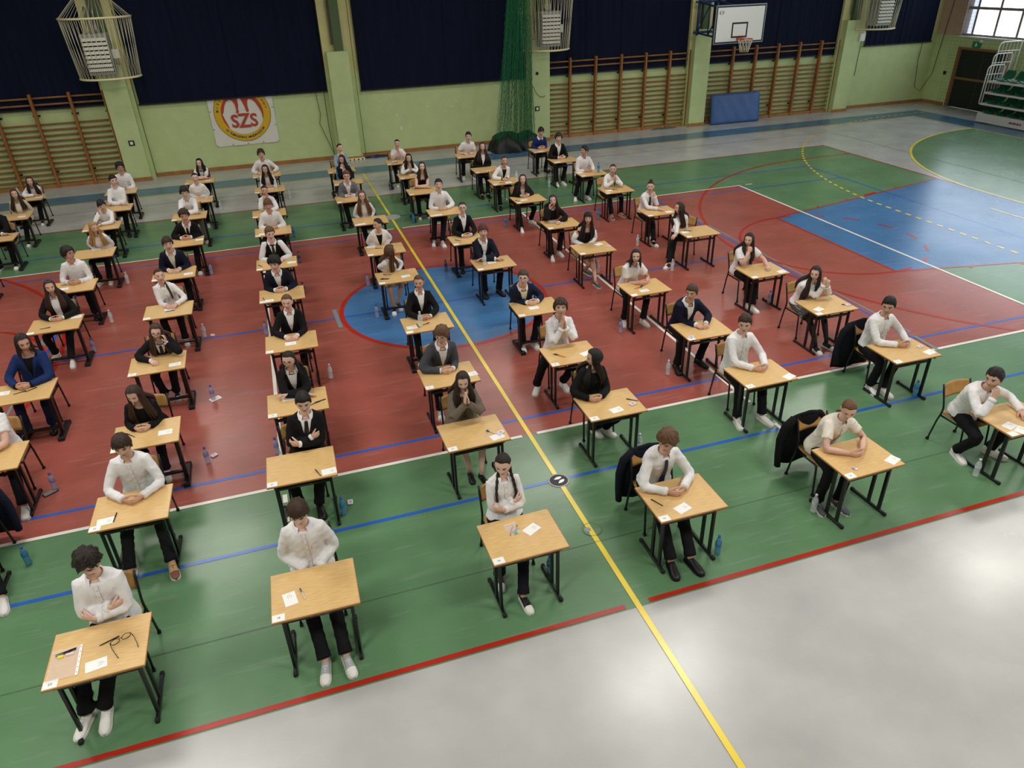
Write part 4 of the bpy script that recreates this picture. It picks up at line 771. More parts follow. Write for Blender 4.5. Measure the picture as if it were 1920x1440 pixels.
# ---------------------------------------------------------------- things on the desks
g=G(); box(g,-.075,.075,-.052,.052,0,.0015); 
for i,(w_,yy) in enumerate(((.04,.012),(.05,-.002),(.035,-.016))): box(g,.01+.01*(i%2),.01+w_,yy-.0011,yy+.0011,.0014,.0018,1)
PAP=g.mesh('exam_slip',[M_PAPER,M_LGREY],False)
def pen_me(nm,body,capc,L=.145):
    g=G(); tube(g,[(-L/2,0,.005),(-L/2+.012,0,.005),(L*.15,0,.005)],[.0012,.004,.0045],8); tube(g,[(L*.15,0,.005),(L/2,0,.005)],[.0053,.0048],8,1); box(g,L*.22,L/2,-.001,.001,.009,.0115,1)
    return g.mesh(nm,[body,capc])
PENS=[pen_me('pen',M_BLACK,M_BLACK),pen_me('pen',mat('pen_navy','#1e2b55',rough=.3),M_BLACK),pen_me('pen',mat('pen_white','#d8dadd',rough=.3),mat('pen_teal','#27606a',rough=.3))]
PENC=pen_me('pencil',mat('pencil_orange','#d98a24',rough=.5),M_BLACK,.16)
g=G(); box(g,-.028,.028,-.013,.013,0,.014,bev=.003); box(g,-.012,.024,-.0135,.0135,.002,.0145,1); ERA=g.mesh('eraser',[M_PAPER,mat('eraser_sleeve','#b9a8cf',rough=.5)],False)
g=G(); box(g,-.04,.04,-.03,.03,0,.016,bev=.006); box(g,-.02,.015,-.018,.01,.0158,.0166,1); TIS=g.mesh('tissue_pack',[mat('tissue_film','#e2dce6',rough=.25),mat('tissue_print','#a78fb8',rough=.4)],False)
pc=0
for k,its in IT.items():
    pl=place(k); cnt={}
    for n,x,y,r in its:
        x=max(-.28,min(.28,x)); y=max(-.215,min(.225,y)); cnt[n]=cnt.get(n,0)+1; z=DZ+.0006
        far='' if cnt[n]==1 else ('second ' if cnt[n]==2 else 'third ')
        if n=='paper': put('exam_slip',PAP,k,x,y,z,r,far+'white exam slip lying on the desk, '+pl,'paper','exam slips')
        elif n=='pen': pc+=1; put('pen',PENS[2 if k in('2-1','3-2') else pc%2],k,x,y,z+.001,r,far+'dark pen lying on the desk, '+pl,'pen','pens on the desks')
        elif n=='pencil': put('pencil',PENC,k,x,y,z+.001,r,far+'orange pencil lying on the desk, '+pl,'pencil')
        elif n=='eraser': put('eraser',ERA,k,x,y,z,r,'white box-shaped eraser on the desk, '+pl,'eraser')
        elif n=='tissue': put('tissue_pack',TIS,k,x,y,z,r,'white tissue packet on the desk, '+pl,'tissues')
        elif n=='book':
            g=G(); box(g,-.075,.075,-.05,.05,0,.02,bev=.003); put('notebook',g.mesh('notebook',mat('book_maroon','#4a2226',rough=.5),False),k,x,y,z,r,'small dark maroon book on the desk, '+pl,'book')
        elif n=='specs':
            t=empty('eyeglasses'); t.matrix_world=SM(k)@Matrix.Translation((x,y,z))@Matrix.Rotation(R(r+15),4,'Z')@Matrix.Scale(1.2,4); tag(t,'black-framed eyeglasses lying open, '+pl,'glasses')
            for s in (1,-1):
                g=G(); P=[(s*.034+.027*math.cos(q),0,.022+.02*math.sin(q)) for q in np.linspace(0,2*math.pi,19)]; tube(g,P,[.0022]*19,5,cap=False); link('rim',g.mesh('rim',M_BLACK),t)
                g=G(); tube(g,[(s*.064,0,.032),(s*.068,-.05,.028),(s*.066,-.1,.02),(s*.06,-.13,.003)],[.0022]*4,5); link('temple',g.mesh('temple',M_BLACK),t)
            g=G(); tube(g,[(-.009,0,.026),(0,0,.03),(.009,0,.026)],[.002]*3,5); link('bridge',g.mesh('bridge',M_BLACK),t)
            put('pen',PENS[0],k,x-.09,y+.03,z+.001,20,'black pen lying beside the open eyeglasses, '+pl,'pen','pens on the desks')
        elif n=='folder':
            M_FILM=mat('clear_film','#f4ece8',rough=.15,alpha=.35)
            t=empty('plastic_sleeve'); t.matrix_world=SM(k)@Matrix.Translation((-.225,-.06,z))@Matrix.Rotation(R(2),4,'Z'); tag(t,'clear plastic sleeve with pens inside on the curly-haired sitter\'s desk','sleeve')
            g=G(); v=[];f=[]
            for j in range(9):
                for i in range(9): v.append((-.105+.19*i/8,-.15+.3*j/8,.003+.004*math.sin(i*1.7+j)*math.sin(j*1.3+i*.5)+.002))
            for j in range(8):
                for i in range(8): a=j*9+i; f.append((a,a+1,a+10,a+9))
            g.add(v,f); link('film',g.mesh('film',M_FILM),t)
            g=G(); box(g,.085,.105,-.15,.15,.002,.004)
            for j in range(6): box(g,.092,.098,-.125+.05*j,-.119+.05*j,.004,.0046,1)
            link('punched_strip',g.mesh('punched_strip',[M_PAPER,M_BLACK],False),t)
            for dy,rr_,m_ in ((.115,8,M_BLACK),(.10,10,mat('pen_navy','#1e2b55'))):
                o=link('pen',PENS[0 if m_==M_BLACK else 1]); o.matrix_world=t.matrix_world@Matrix.Translation((-.01,dy,.001))@Matrix.Rotation(R(rr_),4,'Z'); tag(o,('black' if m_==M_BLACK else 'navy')+' pen inside the clear plastic sleeve','pen','pens on the desks')
            g=G(); box(g,-.022,.022,-.014,.014,0,.012,bev=.003); o=link('sharpener',g.mesh('sharpener',mat('note_yellow','#e6d62a',rough=.5),False)); o.matrix_world=t.matrix_world@Matrix.Translation((-.04,.075,.0)); tag(o,'yellow sharpener inside the clear plastic sleeve','sharpener')
            g=G(); box(g,-.03,.03,-.012,.012,0,.011,bev=.003); o=link('eraser',g.mesh('eraser',mat('eraser_pink','#e6c6c6',rough=.5),False)); o.matrix_world=t.matrix_world@Matrix.Translation((.025,.08,.0)); tag(o,'pale pink eraser inside the clear plastic sleeve','eraser')
        elif n=='pouch':
            t=empty('zip_pouch'); t.matrix_world=SM(k)@Matrix.Translation((x,y,z))@Matrix.Rotation(R(6),4,'Z'); tag(t,'clear zip pouch of coloured stationery, '+pl,'pouch')
            g=G(); v=[];f=[]
            for j in range(9):
                for i in range(9):
                    e=min(1,5*min(i/8,1-i/8))*min(1,5*min(j/8,1-j/8)); v.append((-.06+.12*i/8,-.075+.15*j/8,.002+.016*e*(1.2-j/8)+.003*math.sin(i*2+j*1.6)*e))
            for j in range(8):
                for i in range(8): a=j*9+i; f.append((a,a+1,a+10,a+9))
            g.add(v,f); link('film',g.mesh('film',mat('clear_film','#f4ece8')),t)
            g=G(); box(g,-.06,.06,.068,.078,.001,.005); link('zip_strip',g.mesh('zip_strip',mat('zip_pink','#e7d3d3',rough=.4),False),t)
            for q,(nm,hx,px,py,rr_) in enumerate((('marker','#c4543a',-.03,-.03,60),('marker','#9a4f9c',-.01,.0,50),('marker','#2f86a0',.01,-.03,15),('marker','#23272c',.035,-.01,60))):
                g=G(); tube(g,[(-.045,0,.005),(.045,0,.005)],[.0045]*2,6); o=link(nm,g.mesh(nm,mat('marker'+hx,hx,rough=.4))); o.matrix_world=t.matrix_world@Matrix.Translation((px,py,.0))@Matrix.Rotation(R(rr_),4,'Z'); tag(o,('red','purple','teal','black')[q]+' marker inside the clear zip pouch','marker')
            g=G(); ellip(g,(0,0,.008),(.016,.016,.008)); o=link('sharpener',g.mesh('sharpener',mat('mint','#58b8a4',rough=.4))); o.matrix_world=t.matrix_world@Matrix.Translation((.005,-.06,0)); tag(o,'round mint sharpener inside the clear zip pouch','sharpener')
# ---------------------------------------------------------------- bottles
def bottle_proto(tint,capc):
    M_PET=mat('pet_'+tint,{'clear':'#dfe8ea','blue':'#4f93bd','violet':'#a9b3cf','dark':'#59606e'}[tint],rough=.08,spec=.6,alpha={'clear':.42,'blue':.62,'violet':.5,'dark':.75}[tint])
    t=empty('water_bottle')
    prof=[(.0,.0),(.024,.002),(.031,.012),(.032,.03),(.029,.05),(.032,.07),(.030,.09),(.032,.11),(.032,.15),(.030,.165),(.026,.18),(.014,.205),(.0125,.215),(.0125,.222)]
    def lathe(g,pr,n=14,m=0):
        v=[(r*math.cos(2*math.pi*i/n),r*math.sin(2*math.pi*i/n),z) for r,z in pr for i in range(n)]
        g.add(v,[(j*n+i,j*n+(i+1)%n,j*n+n+(i+1)%n,j*n+n+i) for j in range(len(pr)-1) for i in range(n)],m)
    g=G(); lathe(g,prof); link('bottle_body',g.mesh('bottle_body',M_PET),t)
    g=G(); lathe(g,[(0,.215),(.0145,.216),(.0145,.236),(.0,.238)]); link('cap',g.mesh('cap',mat('cap_'+capc,capc,rough=.4)),t)
    g=G(); lathe(g,[(.0325,.112),(.0328,.113),(.0328,.148),(.0325,.149)]); link('label',g.mesh('label',mat('label_'+tint,{'clear':'#c9d3da','blue':'#3d78b4','violet':'#8b86c0','dark':'#35405c'}[tint],rough=.4,noise=.3,nscale=60),True),t)
    return t
BP={'clear':bottle_proto('clear','#d8d8da'),'blue':bottle_proto('blue','#2b5fae'),'violet':bottle_proto('violet','#4b4a9c'),'dark':bottle_proto('dark','#1f2a44')}
def near(x,y):
    return min(ST,key=lambda k:(ST[k][0]-x)**2+(ST[k][1]-y+.0)**2)
seen={}
for x,y,c in FB:
    o=copy_tree(BP[c]); o.location=(x,y,.004); o.rotation_euler=(0,0,random.random()*6); k=near(x,y); n=seen.get(k,0); seen[k]=n+1
    tag(o,('another ' if n else '')+{'clear':'clear','blue':'blue','violet':'violet-tinted','dark':'dark-labelled'}[c]+' water bottle on floor by desk, '+place(k),'bottle','water bottles')
for k,(x,y) in DB.items():
    if k=='m-3': y=.1
    o=copy_tree(BP['blue' if k in('3-9','6-8') else 'clear']); o.matrix_world=SM(k)@Matrix.Translation((x,min(.22,y),DZ)); tag(o,'water bottle standing on the desk, '+place(k),'bottle','water bottles')
for b in BP.values(): kill(b)
for x,y,c in PK:
    if c=='phone':
        t=empty('smartphone',(x,y,0),R(35)); tag(t,'dark smartphone lying on the red floor beside a violet bottle','phone'); g=G(); box(g,-.08,.08,-.04,.04,0.005,.015,bev=.004); link('phone_body',g.mesh('phone_body',M_BLACK,False),t); g=G(); box(g,-.068,.068,-.033,.033,.015,.0158); link('screen',g.mesh('screen',mat('screen_grey','#7d7f80',rough=.2),False),t)
    elif c=='paper': o=link('paper_slip',PAP,None,(x,y,.0055),(0,0,R(30))); tag(o,'white slip under the violet bottle on the red floor','paper')
    else: o=link('tissue_pack',TIS,None,(x,y,.0055),(0,0,random.random()*3)); tag(o,'pink tissue packet on floor by desk, '+place(near(x,y)),'tissues')
# ---------------------------------------------------------------- people
def smooth(x,a,b): x=np.clip((x-a)/(b-a),0,1); return x*x*(3-2*x)
def gs(x,c,s): return np.exp(-((x-c)/s)**2)
def headshape(az,el,f=0):
    az=np.asarray(az,float); el=np.asarray(el,float)
    ce=np.where(el>0,np.abs(np.cos(el))**.74,np.cos(el)); x=.077*ce*np.sin(az); y=.096*ce*np.cos(az); z=np.where(el>0,.116,.106)*np.sin(el)
    low=smooth(-z,.0,.103); fr=(np.cos(az)>0)*1.0
    x=x*(1-(.40 if f else .34)*low**1.2); y=np.where(y<0,y*(1.04-.42*low),y*(.95-.02*low))
    F=fr*np.clip(np.cos(az)*1.6,0,1)
    nose=np.where(z>-.022,smooth(z,.03,-.022),smooth(z,-.038,-.022))
    y=y+F*(.023*np.exp(-(x/.0115)**2)*nose -.009*gs(np.abs(x),.031,.014)*gs(z,.010,.012)+.004*gs(z,.034,.009)*np.exp(-(x/.045)**2)
      +.004*gs(np.abs(x),.043,.018)*gs(z,-.022,.02)+.006*np.exp(-(x/.02)**2)*gs(z,-.052,.010)+.007*np.exp(-(x/.019)**2)*gs(z,-.09,.014)-.003*np.exp(-(x/.02)**2)*gs(z,-.069,.007))
    return np.stack([x,y,z],-1)
def facepts(x,z,off,f):
    x=np.asarray(x,float);z=np.asarray(z,float)
    el=np.arcsin(np.clip(z/np.where(z>0,.116,.106),-.99,.99)); low=smooth(-z,0,.103); ce=np.where(el>0,np.abs(np.cos(el))**.74,np.cos(el)); az=np.arcsin(np.clip(x/(.077*ce*(1-(.40 if f else .34)*low**1.2)),-.98,.98))
    q=headshape(az,el,f); q[...,1]+=off; return q
def hair_cap(style,f,rng,hi):
    fr,sd,bk,tt,ts,ns,edge={'short':(36,6,-34,.024,.010,.005,.003),'fringe':(25,0,-36,.026,.013,.005,.007),'mop':(28,-4,-38,.034,.019,.010,.007),'curly':(29,0,-36,.040,.023,.013,.009),
     'buzz':(33,2,-36,.016,.009,.002,.003),'long':(50,-6,-50,.016,.014,.003,.006),'tied':(48,16,-34,.010,.009,.0015,.002)}[style]
    n=44 if hi else 28; m=11 if hi else 8
    azs=np.linspace(-180,180,n,endpoint=False); ab=np.abs(azs)
    hl=np.interp(ab,[0,38,62,80,100,125,180],[fr,fr,fr*.55+sd*.45 if style not in('tied','long') else fr*.7+sd*.3,sd-12 if style in('short','fringe','mop','curly','buzz') else sd,sd+4,bk*.6+sd*.2,bk])
    if style in('fringe','mop','curly'): hl=hl+np.where(ab<60,rng.uniform(-5,5,n),0)
    if style=='short': hl=hl+np.where(ab<45,rng.uniform(-4,3,n),0)
    V=[]
    ph=rng.uniform(0,6,4)
    for j in range(m+1):
        q=j/m; el=90-(90-hl)*q**.92
        th=(tt*(1-q)+ts*q)*np.where(ab<70,1.0,1.0)*(.55+.45*np.minimum(1,(1-q)*4)) if edge<.005 else (tt*(1-q)+max(ts,edge)*q)
        nz=ns*(np.sin(np.radians(azs)*7+ph[0]+q*5)*.5+np.sin(np.radians(azs)*13+ph[1]-q*7)*.5+rng.uniform(-.6,.6,n))*min(1,q*2.5)
        if style in('long','tied'): nz=nz-.006*np.exp(-(azs/7)**2)*(q>.1)
        P=headshape(np.radians(azs),np.radians(el),f); C=np.array([0,-.005,.0]); D=P-C; D/=np.linalg.norm(D,axis=1,keepdims=True)
        V.append(P+D*(th+nz)[:,None])
    P=headshape(np.radians(azs),np.radians(hl+3),f); V.append(P-.001)
    V=np.array(V); k=m+2; v=V.reshape(-1,3); fc=[]
    for j in range(k-1):
        for i in range(n): q=(i+1)%n; fc.append((j*n+i,j*n+n+i,j*n+n+q,j*n+q))
    return v,fc
def ik(S,W,l1,l2,hint,floor=None):
    S,W,hint=map(lambda a:np.asarray(a,float),(S,W,hint)); d=W-S; D=np.linalg.norm(d)
    if D>(l1+l2)*.985: W=S+d/D*(l1+l2)*.985; d=W-S; D=np.linalg.norm(d)
    D=max(D,abs(l1-l2)+.02); a=(l1*l1-l2*l2+D*D)/(2*D); h=math.sqrt(max(0,l1*l1-a*a)); u=d/np.linalg.norm(d); c=S+u*a
    e=unit(np.cross(u,[.3,.5,.8])); e2=np.cross(u,e); best=None
    for t in np.linspace(0,2*math.pi,72,endpoint=False):
        q=c+h*(math.cos(t)*e+math.sin(t)*e2); s=np.linalg.norm(q-hint)
        if floor and q[1]<.30 and q[2]<floor: s+=6*(floor-q[2])
        if best is None or s<best[0]: best=(s,q)
    return best[1],W
def hand(g,W,d,n,th,curl,sc,m=0):
    d=unit(d); th=unit(np.asarray(th,float)-d*np.dot(th,d)); n=np.asarray(n,float); n2=np.cross(d,th); n=n2 if np.dot(n2,n)>=0 else -n2
    W=np.asarray(W,float); c=R(curl)
    loft(g,[W+d*q*sc for q in (-.03,.0,.025,.055,.082,.094)],th,n,np.array([.024,.026,.034,.040,.040,.036])*sc,np.array([.019,.019,.018,.016,.013,.010])*sc,10,m,True,.2)
    for i in range(4):
        L=(.070,.078,.073,.056)[i]*sc; b=W+d*(.086,.090,.087,.080)[i]*sc+th*(.031-.0205*i)*sc
        pts=[b-d*.012*sc,b]; a=0
        for s_,w_ in ((.44,.75),(.33,1.0),(.23,.7)):
            a+=c*w_; pts.append(pts[-1]+(d*math.cos(a)+n*math.sin(a))*L*s_)
        tube(g,pts,np.array([.0088,.0094,.0088,.0078,.0058])*sc,6,m,rnd=.9)
    b=W+d*.022*sc+th*.026*sc; t1=unit(d*.65+th*.72+n*.25); t2=unit(d*.9+th*.25+n*.35*(1+curl/60))
    tube(g,[b-t1*.015*sc,b,b+t1*.034*sc,b+t1*.034*sc+t2*.03*sc,b+t1*.034*sc+t2*.052*sc],np.array([.013,.0135,.011,.0095,.007])*sc,6,m,rnd=.9)
# ---- shoes (shared meshes)
def shoe_meshes(up,sole,toe,lace,flat=False):
    y=[.078,.055,.01,-.05,-.11,-.155,-.185,-.196]; hw=[.022,.033,.035,.037,.043,.041,.028,.012]; top=[.078,.092,.088,.078,.06,.05,.04,.032]
    if flat: top=[.05,.055,.03,.028,.032,.036,.03,.026]; hw=[q*.86 for q in hw]
    zb=.018 if not flat else .008
    g=G(); C=[(0,a,(t+zb)/2) for a,t in zip(y,top)]; loft(g,C,(1,0,0),(0,0,1),hw,[(t-zb)/2+.006 for t in top],12,0,True,.1)
    mi=[0]*0
    me=g.mesh('shoe_upper',[up,toe])
    for p in me.polygons:
        if p.center.y<-.115 or (p.center.y>.05 and not flat): p.material_index=1
    g=G(); n=len(y); yy=y[:]; ww=[q+.005 for q in hw]; L=[(-w_,a) for w_,a in zip(ww,yy)]+[(w_,a) for w_,a in zip(ww[::-1],yy[::-1])]; h=.026 if not flat else .012
    k=len(L); g.add([(a,b,.004) for a,b in L]+[(a,b,h) for a,b in L],[tuple(range(k))]+[tuple(range(2*k-1,k-1,-1))]+[(i+1 if i+1<k else 0,i,k+i,k+(i+1)%k) for i in range(k)]); so=g.mesh('sole',sole,False)
    g=G()
    for i in range(4 if not flat else 1):
        yy_=-.045-.02*i if not flat else -.02; zz=.085-.0075*i if not flat else .05; tube(g,[(-.024,yy_,zz-.012),(0,yy_-.004,zz+.001),(.024,yy_,zz-.012)],[.004]*3,5)
    la=g.mesh('laces',lace); return me,so,la
M_SW=mat('shoe_white','#e4e3df',rough=.5); M_SK=mat('shoe_black','#131315',rough=.45); M_SG=mat('shoe_grey','#a5a7a8',rough=.6); M_SD=mat('shoe_dgrey','#4c5356',rough=.7); M_ST=mat('shoe_tan','#c39a6a',rough=.6); M_STB=mat('shoe_brown','#7c5040',rough=.6); M_SOLE=mat('sole_white','#d9d8d2',rough=.6)
SHOES={'white':shoe_meshes(M_SW,M_SOLE,M_SW,M_SOLE),'whiteb':shoe_meshes(M_SW,M_SOLE,M_SW,M_SK),'black':shoe_meshes(M_SK,M_SK,M_SK,M_SK),'bw':shoe_meshes(M_SK,M_SOLE,M_SW,M_SK),'grey':shoe_meshes(M_SG,M_SOLE,M_SW,M_SW),'dgrey':shoe_meshes(M_SD,M_SOLE,M_SD,M_SW),'tan':shoe_meshes(M_ST,M_SOLE,M_STB,M_SK),'flat':shoe_meshes(mat('patent','#101010',rough=.15),M_SK,M_SK,M_SK,True)}
# ---- cloth
def cloth(hexc,kind='w'):
    nm='cloth_'+hexc
    if nm in MATS: return MATS[nm]
    return mat(nm,hexc,rough=.85,spec=.2,noise=.06,nscale=12,bump=.3,bscale=16)
M_TWEED=mat('tweed','#776d60',rough=.95,spec=.1,noise=.45,nscale=160,bump=.3,bscale=150)
M_PLAID=None
def plaid():
    m=mat('plaid','#26272b',rough=.9); nt=m.node_tree; b=nt.nodes['Principled BSDF']; tc=nt.nodes.new('ShaderNodeTexCoord'); last=None
    for rot in (0,R(90)):
        mp=nt.nodes.new('ShaderNodeMapping'); mp.inputs['Rotation'].default_value=(0,0,rot); w_=nt.nodes.new('ShaderNodeTexWave'); w_.inputs['Scale'].default_value=11
        nt.links.new(tc.outputs['Object'],mp.inputs[0]); nt.links.new(mp.outputs[0],w_.inputs[0]); r=nt.nodes.new('ShaderNodeValToRGB'); r.color_ramp.elements[0].position=.78; r.color_ramp.elements[0].color=(.016,.016,.019,1); r.color_ramp.elements[1].position=.86; r.color_ramp.elements[1].color=(.25,.25,.25,1)
        nt.links.new(w_.outputs['Fac'],r.inputs[0])
        if last is None: last=r.outputs[0]
        else:
            x=nt.nodes.new('ShaderNodeMix'); x.data_type='RGBA'; x.blend_type='LIGHTEN'; x.inputs['Factor'].default_value=1; nt.links.new(last,x.inputs['A']); nt.links.new(r.outputs[0],x.inputs['B']); last=x.outputs['Result']
    nt.links.new(last,b.inputs['Base Color']); return m
M_PLAID=plaid()
def hair_mat(hx): return mat('hair_'+hx,hx,rough=.42,spec=.45,noise=.35,nscale=9,stretch=(7,7,1.2),bump=.5,bscale=55)
SKINS=[mat('skin_%d'%i,h,rough=.5,spec=.3) for i,h in enumerate(('#cfa58f','#d6ae9b','#c79b84','#dab5a3'))]
M_EYEW=mat('eye_white','#e6e1dc',rough=.3); M_IRIS=mat('iris','#2c1d14',rough=.2); M_LIP=mat('lip','#b26a62',rough=.45); M_NAIL=M_LIP
M_TIGHT=mat('tights','#141416',rough=.7)
TASKS=[]
TT=np.array([-.16,-.06,.08,.25,.42,.58,.72,.84,.92,.97,1.0,1.06])
TAm=np.array([.12,.168,.172,.154,.147,.156,.166,.158,.126,.092,.068,.062]); TBm=np.array([.09,.13,.13,.117,.112,.116,.118,.106,.088,.074,.066,.060])
TAf=np.array([.12,.168,.170,.144,.128,.136,.144,.136,.108,.080,.058,.052]); TBf=np.array([.09,.128,.126,.106,.096,.112,.118,.098,.078,.066,.056,.051])
def person(k):
    p=PEOPLE[k]; rng=np.random.default_rng(abs(hash(k))%9999 if False else sum(map(ord,k))*37+ord(k[-1])*11); f=p['s']=='f'; hs=.93 if f else 1.0
    col,row=k.split('-'); hi=int(row)<=4 and col!='m'; lod=0 if int(row)<=3 and col!='m' else (1 if int(row)<=6 and col!='m' else 2)
    base=np.array([0,.48,0]); M=SM(k)@Matrix.Translation(base.tolist())
    Hd=np.array(HD.get(k,(p.get('hx',0),.30,1.13 if f else 1.18)),float)
    H=np.array([p.get('hx',Hd[0]*.5),.49+p.get('cdy',0),.495]); ty=R(p.get('ty',0))
    lean=unit(Hd-H); u0=unit(lean*.6+np.array([0,0,.4]))
    N=Hd-u0*.158*(.97 if f else 1.03)+np.array([math.sin(-ty)*.03,math.cos(ty)*.03,0])
    lat=np.array([math.cos(ty),math.sin(ty),0]); bk=np.array([-math.sin(ty),math.cos(ty),0])
    Cc=(H+N)/2+bk*.045+np.array([0,0,.02])
    def sp(t):
        if t<0: return H+(Cc-H)*2*t*np.array([.3,.3,1])
        if t>1: return N+(N-Cc)*2*(t-1)
        return (1-t)**2*H+2*t*(1-t)*Cc+t*t*N
    def tan(t): return unit(sp(min(t+.03,1.05))-sp(max(t-.03,0)))
    TA,TB=(TAf,TBf) if f else (TAm,TBm)
    def sec(t):
        c=sp(t); T=tan(max(t,0)); F=unit(np.cross(lat,T)); return c,F,float(np.interp(t,TT,TA)),float(np.interp(t,TT,TB))
    def S_(t,th,off):
        c,F,a,b=sec(t); return c+lat*(a+off)*math.cos(th)+F*(b+off)*math.sin(th)
    def torso(g,t0,t1,off,n,nt,m=0,hem=0):
        ts=np.linspace(t0,t1,nt); C=[];V=[];A=[];B=[]
        for t in ts:
            c,F,a,b=sec(t); C.append(c);V.append(F);A.append(a+off+hem*max(0,.15-t)*.12);B.append(b+off+hem*max(0,.15-t)*.12)
        loft(g,C,lat,V,A,B,n,m)
    # arms
    sw=.122 if f else .140; Lu,Lf=(.262,.232) if f else (.288,.252); pose=p['pose']; cx=p.get('cx',Hd[0]*.35); cy=p.get('cy',.07)
    arms={}
    for sg in (-1,1):
        c,F,a,b=sec(.875); Sh=c+lat*sg*sw+F*.012
        d,n,th,curl=(-sg*.72,-.62,-.08),(-sg*.5,.45,-.6),(0,-.25,1),48
        W=np.array([cx+sg*.082,cy+.035,DZ+.038]); E=np.array([cx*.5+Hd[0]*.5+sg*(.245 if f else .272),.31,.71])
        if pose=='F':
            W=np.array([cx-sg*.085,max(.12,Hd[1]-.12)+(.0 if sg>0 else -.055),DZ+(.04 if sg<0 else .062)]); d,n,th,curl=(-sg,-.08,-.03),(0,0,-1),(0,-1,.3),16; E=np.array([cx+sg*.225,W[1]+.10,DZ+.05])
        elif pose in('X','Xl'):
            c2,F2,a2,b2=sec(.42 if pose=='X' else .3); rad=p.get('rad',0); z=c2[2]+.03; y=c2[1]-b2-.075
            if pose=='Xl': y=max(y,.245); z=max(z,DZ+.075)
            W=np.array([Hd[0]*.6-sg*.06,y-(.028 if sg>0 else -.014),z+(.03 if sg<0 else -.005)]); d,n,th,curl=(-sg,.42,.0),(0,1,0),(0,-.2,1),48; E=np.array([Hd[0]*.6+sg*.225,y+.10,z-.05])
        elif pose=='L':
            W=np.array([cx+sg*.055,.315,.60]); d,n,th,curl=(-sg*.55,-.5,-.55),(-sg*.3,.3,-1),(-sg*.2,-.6,.8),30; E=np.array([Hd[0]+sg*.205,.44,.66])
        elif pose=='K' or pose=='J':
            ks=p.get('ks',1)
            if pose=='J':
                W=Hd+np.array([.105+(.075 if sg>0 else 0),-.09,-.15 if sg<0 else -.19]); d,n,th,curl=(.2 if sg<0 else -.1,0,1),(0,.6,0),(-sg,0.2,0),70; E=np.array([.02 if sg<0 else .22,.14,DZ+.05])
            elif sg==ks:
                if p.get('cheek'): W=Hd+np.array([ks*.085,-.035,-.165]); d,n,th,curl=(ks*.02,.05,1),(-ks*.8,.5,0),(0,-1,.1),24
                else: W=Hd+np.array([ks*.055,-.105,-.175]); d,n,th,curl=(-ks*.35,.12,.92),(-ks*.2,1,0),(-ks*.9,-.2,-.3),66
                E=np.array([Hd[0]+ks*.15,min(.2,Hd[1]-.06),DZ+.05])
            else: W=np.array([p.get('cx',ks*.02)-ks*.02*0,.03,DZ+.034]); d,n,th,curl=(ks*.5,-.85,0),(0,0,-1),(ks,0,.0),16; E=np.array([-ks*.25,.26,DZ+.05])
        elif pose=='P':
            W=Hd+np.array([sg*.022,-.115,-.235]); d,n,th,curl=(-sg*.1,.10,1),(-sg,0,0),(0,1,.3),10; E=np.array([Hd[0]+sg*.19,min(.2,Hd[1]-.06),DZ+.048])
        elif pose=='S':
            q=p.get('sp',.12); W=np.array([cx+sg*q,cy+.03,DZ+.036]); d,n,th,curl=(-sg*.45,-.88,-.02),(-sg*.2,0,-1),(-sg,-.1,.25),34; E=np.array([cx+sg*(q*.7+.17),.31,DZ+.055])
        elif pose=='Z':
            W=np.array([-.40+.03*sg,.06+.05*sg,.63]); d,n,th,curl=(-.8,-.3,-.4),(0,0,-1),(0,-sg,.3),30; E=np.array([-.28,.22+.15*sg,.72])
        Eb,W=ik(Sh,W,Lu,Lf,E,DZ+.045)
        arms[sg]=(Sh,Eb,W,d,n,th,curl)
    def armpath(sg,t_end=1.0):
        Sh,E,W,*_=arms[sg]; c,F,a,b=sec(.85); a0=c+lat*sg*.06
        P=[a0,Sh,Sh+(E-Sh)*.35,Sh+(E-Sh)*.7,Sh+(E-Sh)*.93+(W-E)*.03,E+(W-E)*.13,E+(W-E)*.45,E+(W-E)*.75,W]; return np.array(P)
    # legs
    Lt,Ls=(.405,.385) if f else (.43,.41); ft=FT.get(k); legs={}
    for i,sg in enumerate((-1,1)):
        J=H+lat*sg*.088+np.array([0,-.02,-.01])
        if ft: ax,ay=ft[i]; ay+=.05
        else: ax,ay=sg*.12+float(rng.uniform(-.04,.04)),float(rng.uniform(-.02,.16))
        if pose=='Z': ax,ay=((-.52,.02),(-.42,.14))[i]
        if p.get('ty',0)>30: ax+=.0
        A=np.array([ax,ay,.095]); dd=np.linalg.norm(A-J)
        if dd>(Lt+Ls)*.97: A=J+(A-J)/dd*(Lt+Ls)*.97; A[2]=.095
        hint=(J+A)/2+np.array([sg*.10 if abs(ax)>.05 else sg*.16,-.5,.55])+( np.array([-.5,.3,0]) if pose=='Z' else 0)
        K,A=ik(J,A,Lt,Ls,hint)
        if K[2]>DZ-.11 and K[1]<.32: K[2]=DZ-.11
        legs[sg]=(J,K,A)
    skin=SKINS[int(rng.integers(0,4))]; hm=hair_mat(p['hc'])
    # ------------- the body
    g=G(); nb=12 if hi else 9
    low=p['top'] in('T','O')
    torso(g,-.1,1.0,-.004 if not low else .0,14,10)
    # neck and head
    gy,gp=R(p['gy']),R(p['gp']*.55 if p['gp']<-6 else p['gp']); gv=np.array([math.sin(gy)*math.cos(gp),-math.cos(gy)*math.cos(gp),math.sin(gp)]); rv=np.array([math.cos(gy),math.sin(gy),0]); uv=np.cross(gv,rv)
    if p.get('cheek'): 
        ro=R(-10*p.get('ks',1)); rv,uv=rv*math.cos(ro)+uv*math.sin(ro),uv*math.cos(ro)-rv*math.sin(ro)
    A3=np.array([rv,gv,uv])*hs
    toS=lambda q: q@A3+Hd
    nr=.046 if f else .054; nb0=sp(.95); hb=toS(np.array([0,-.022,-.075]))
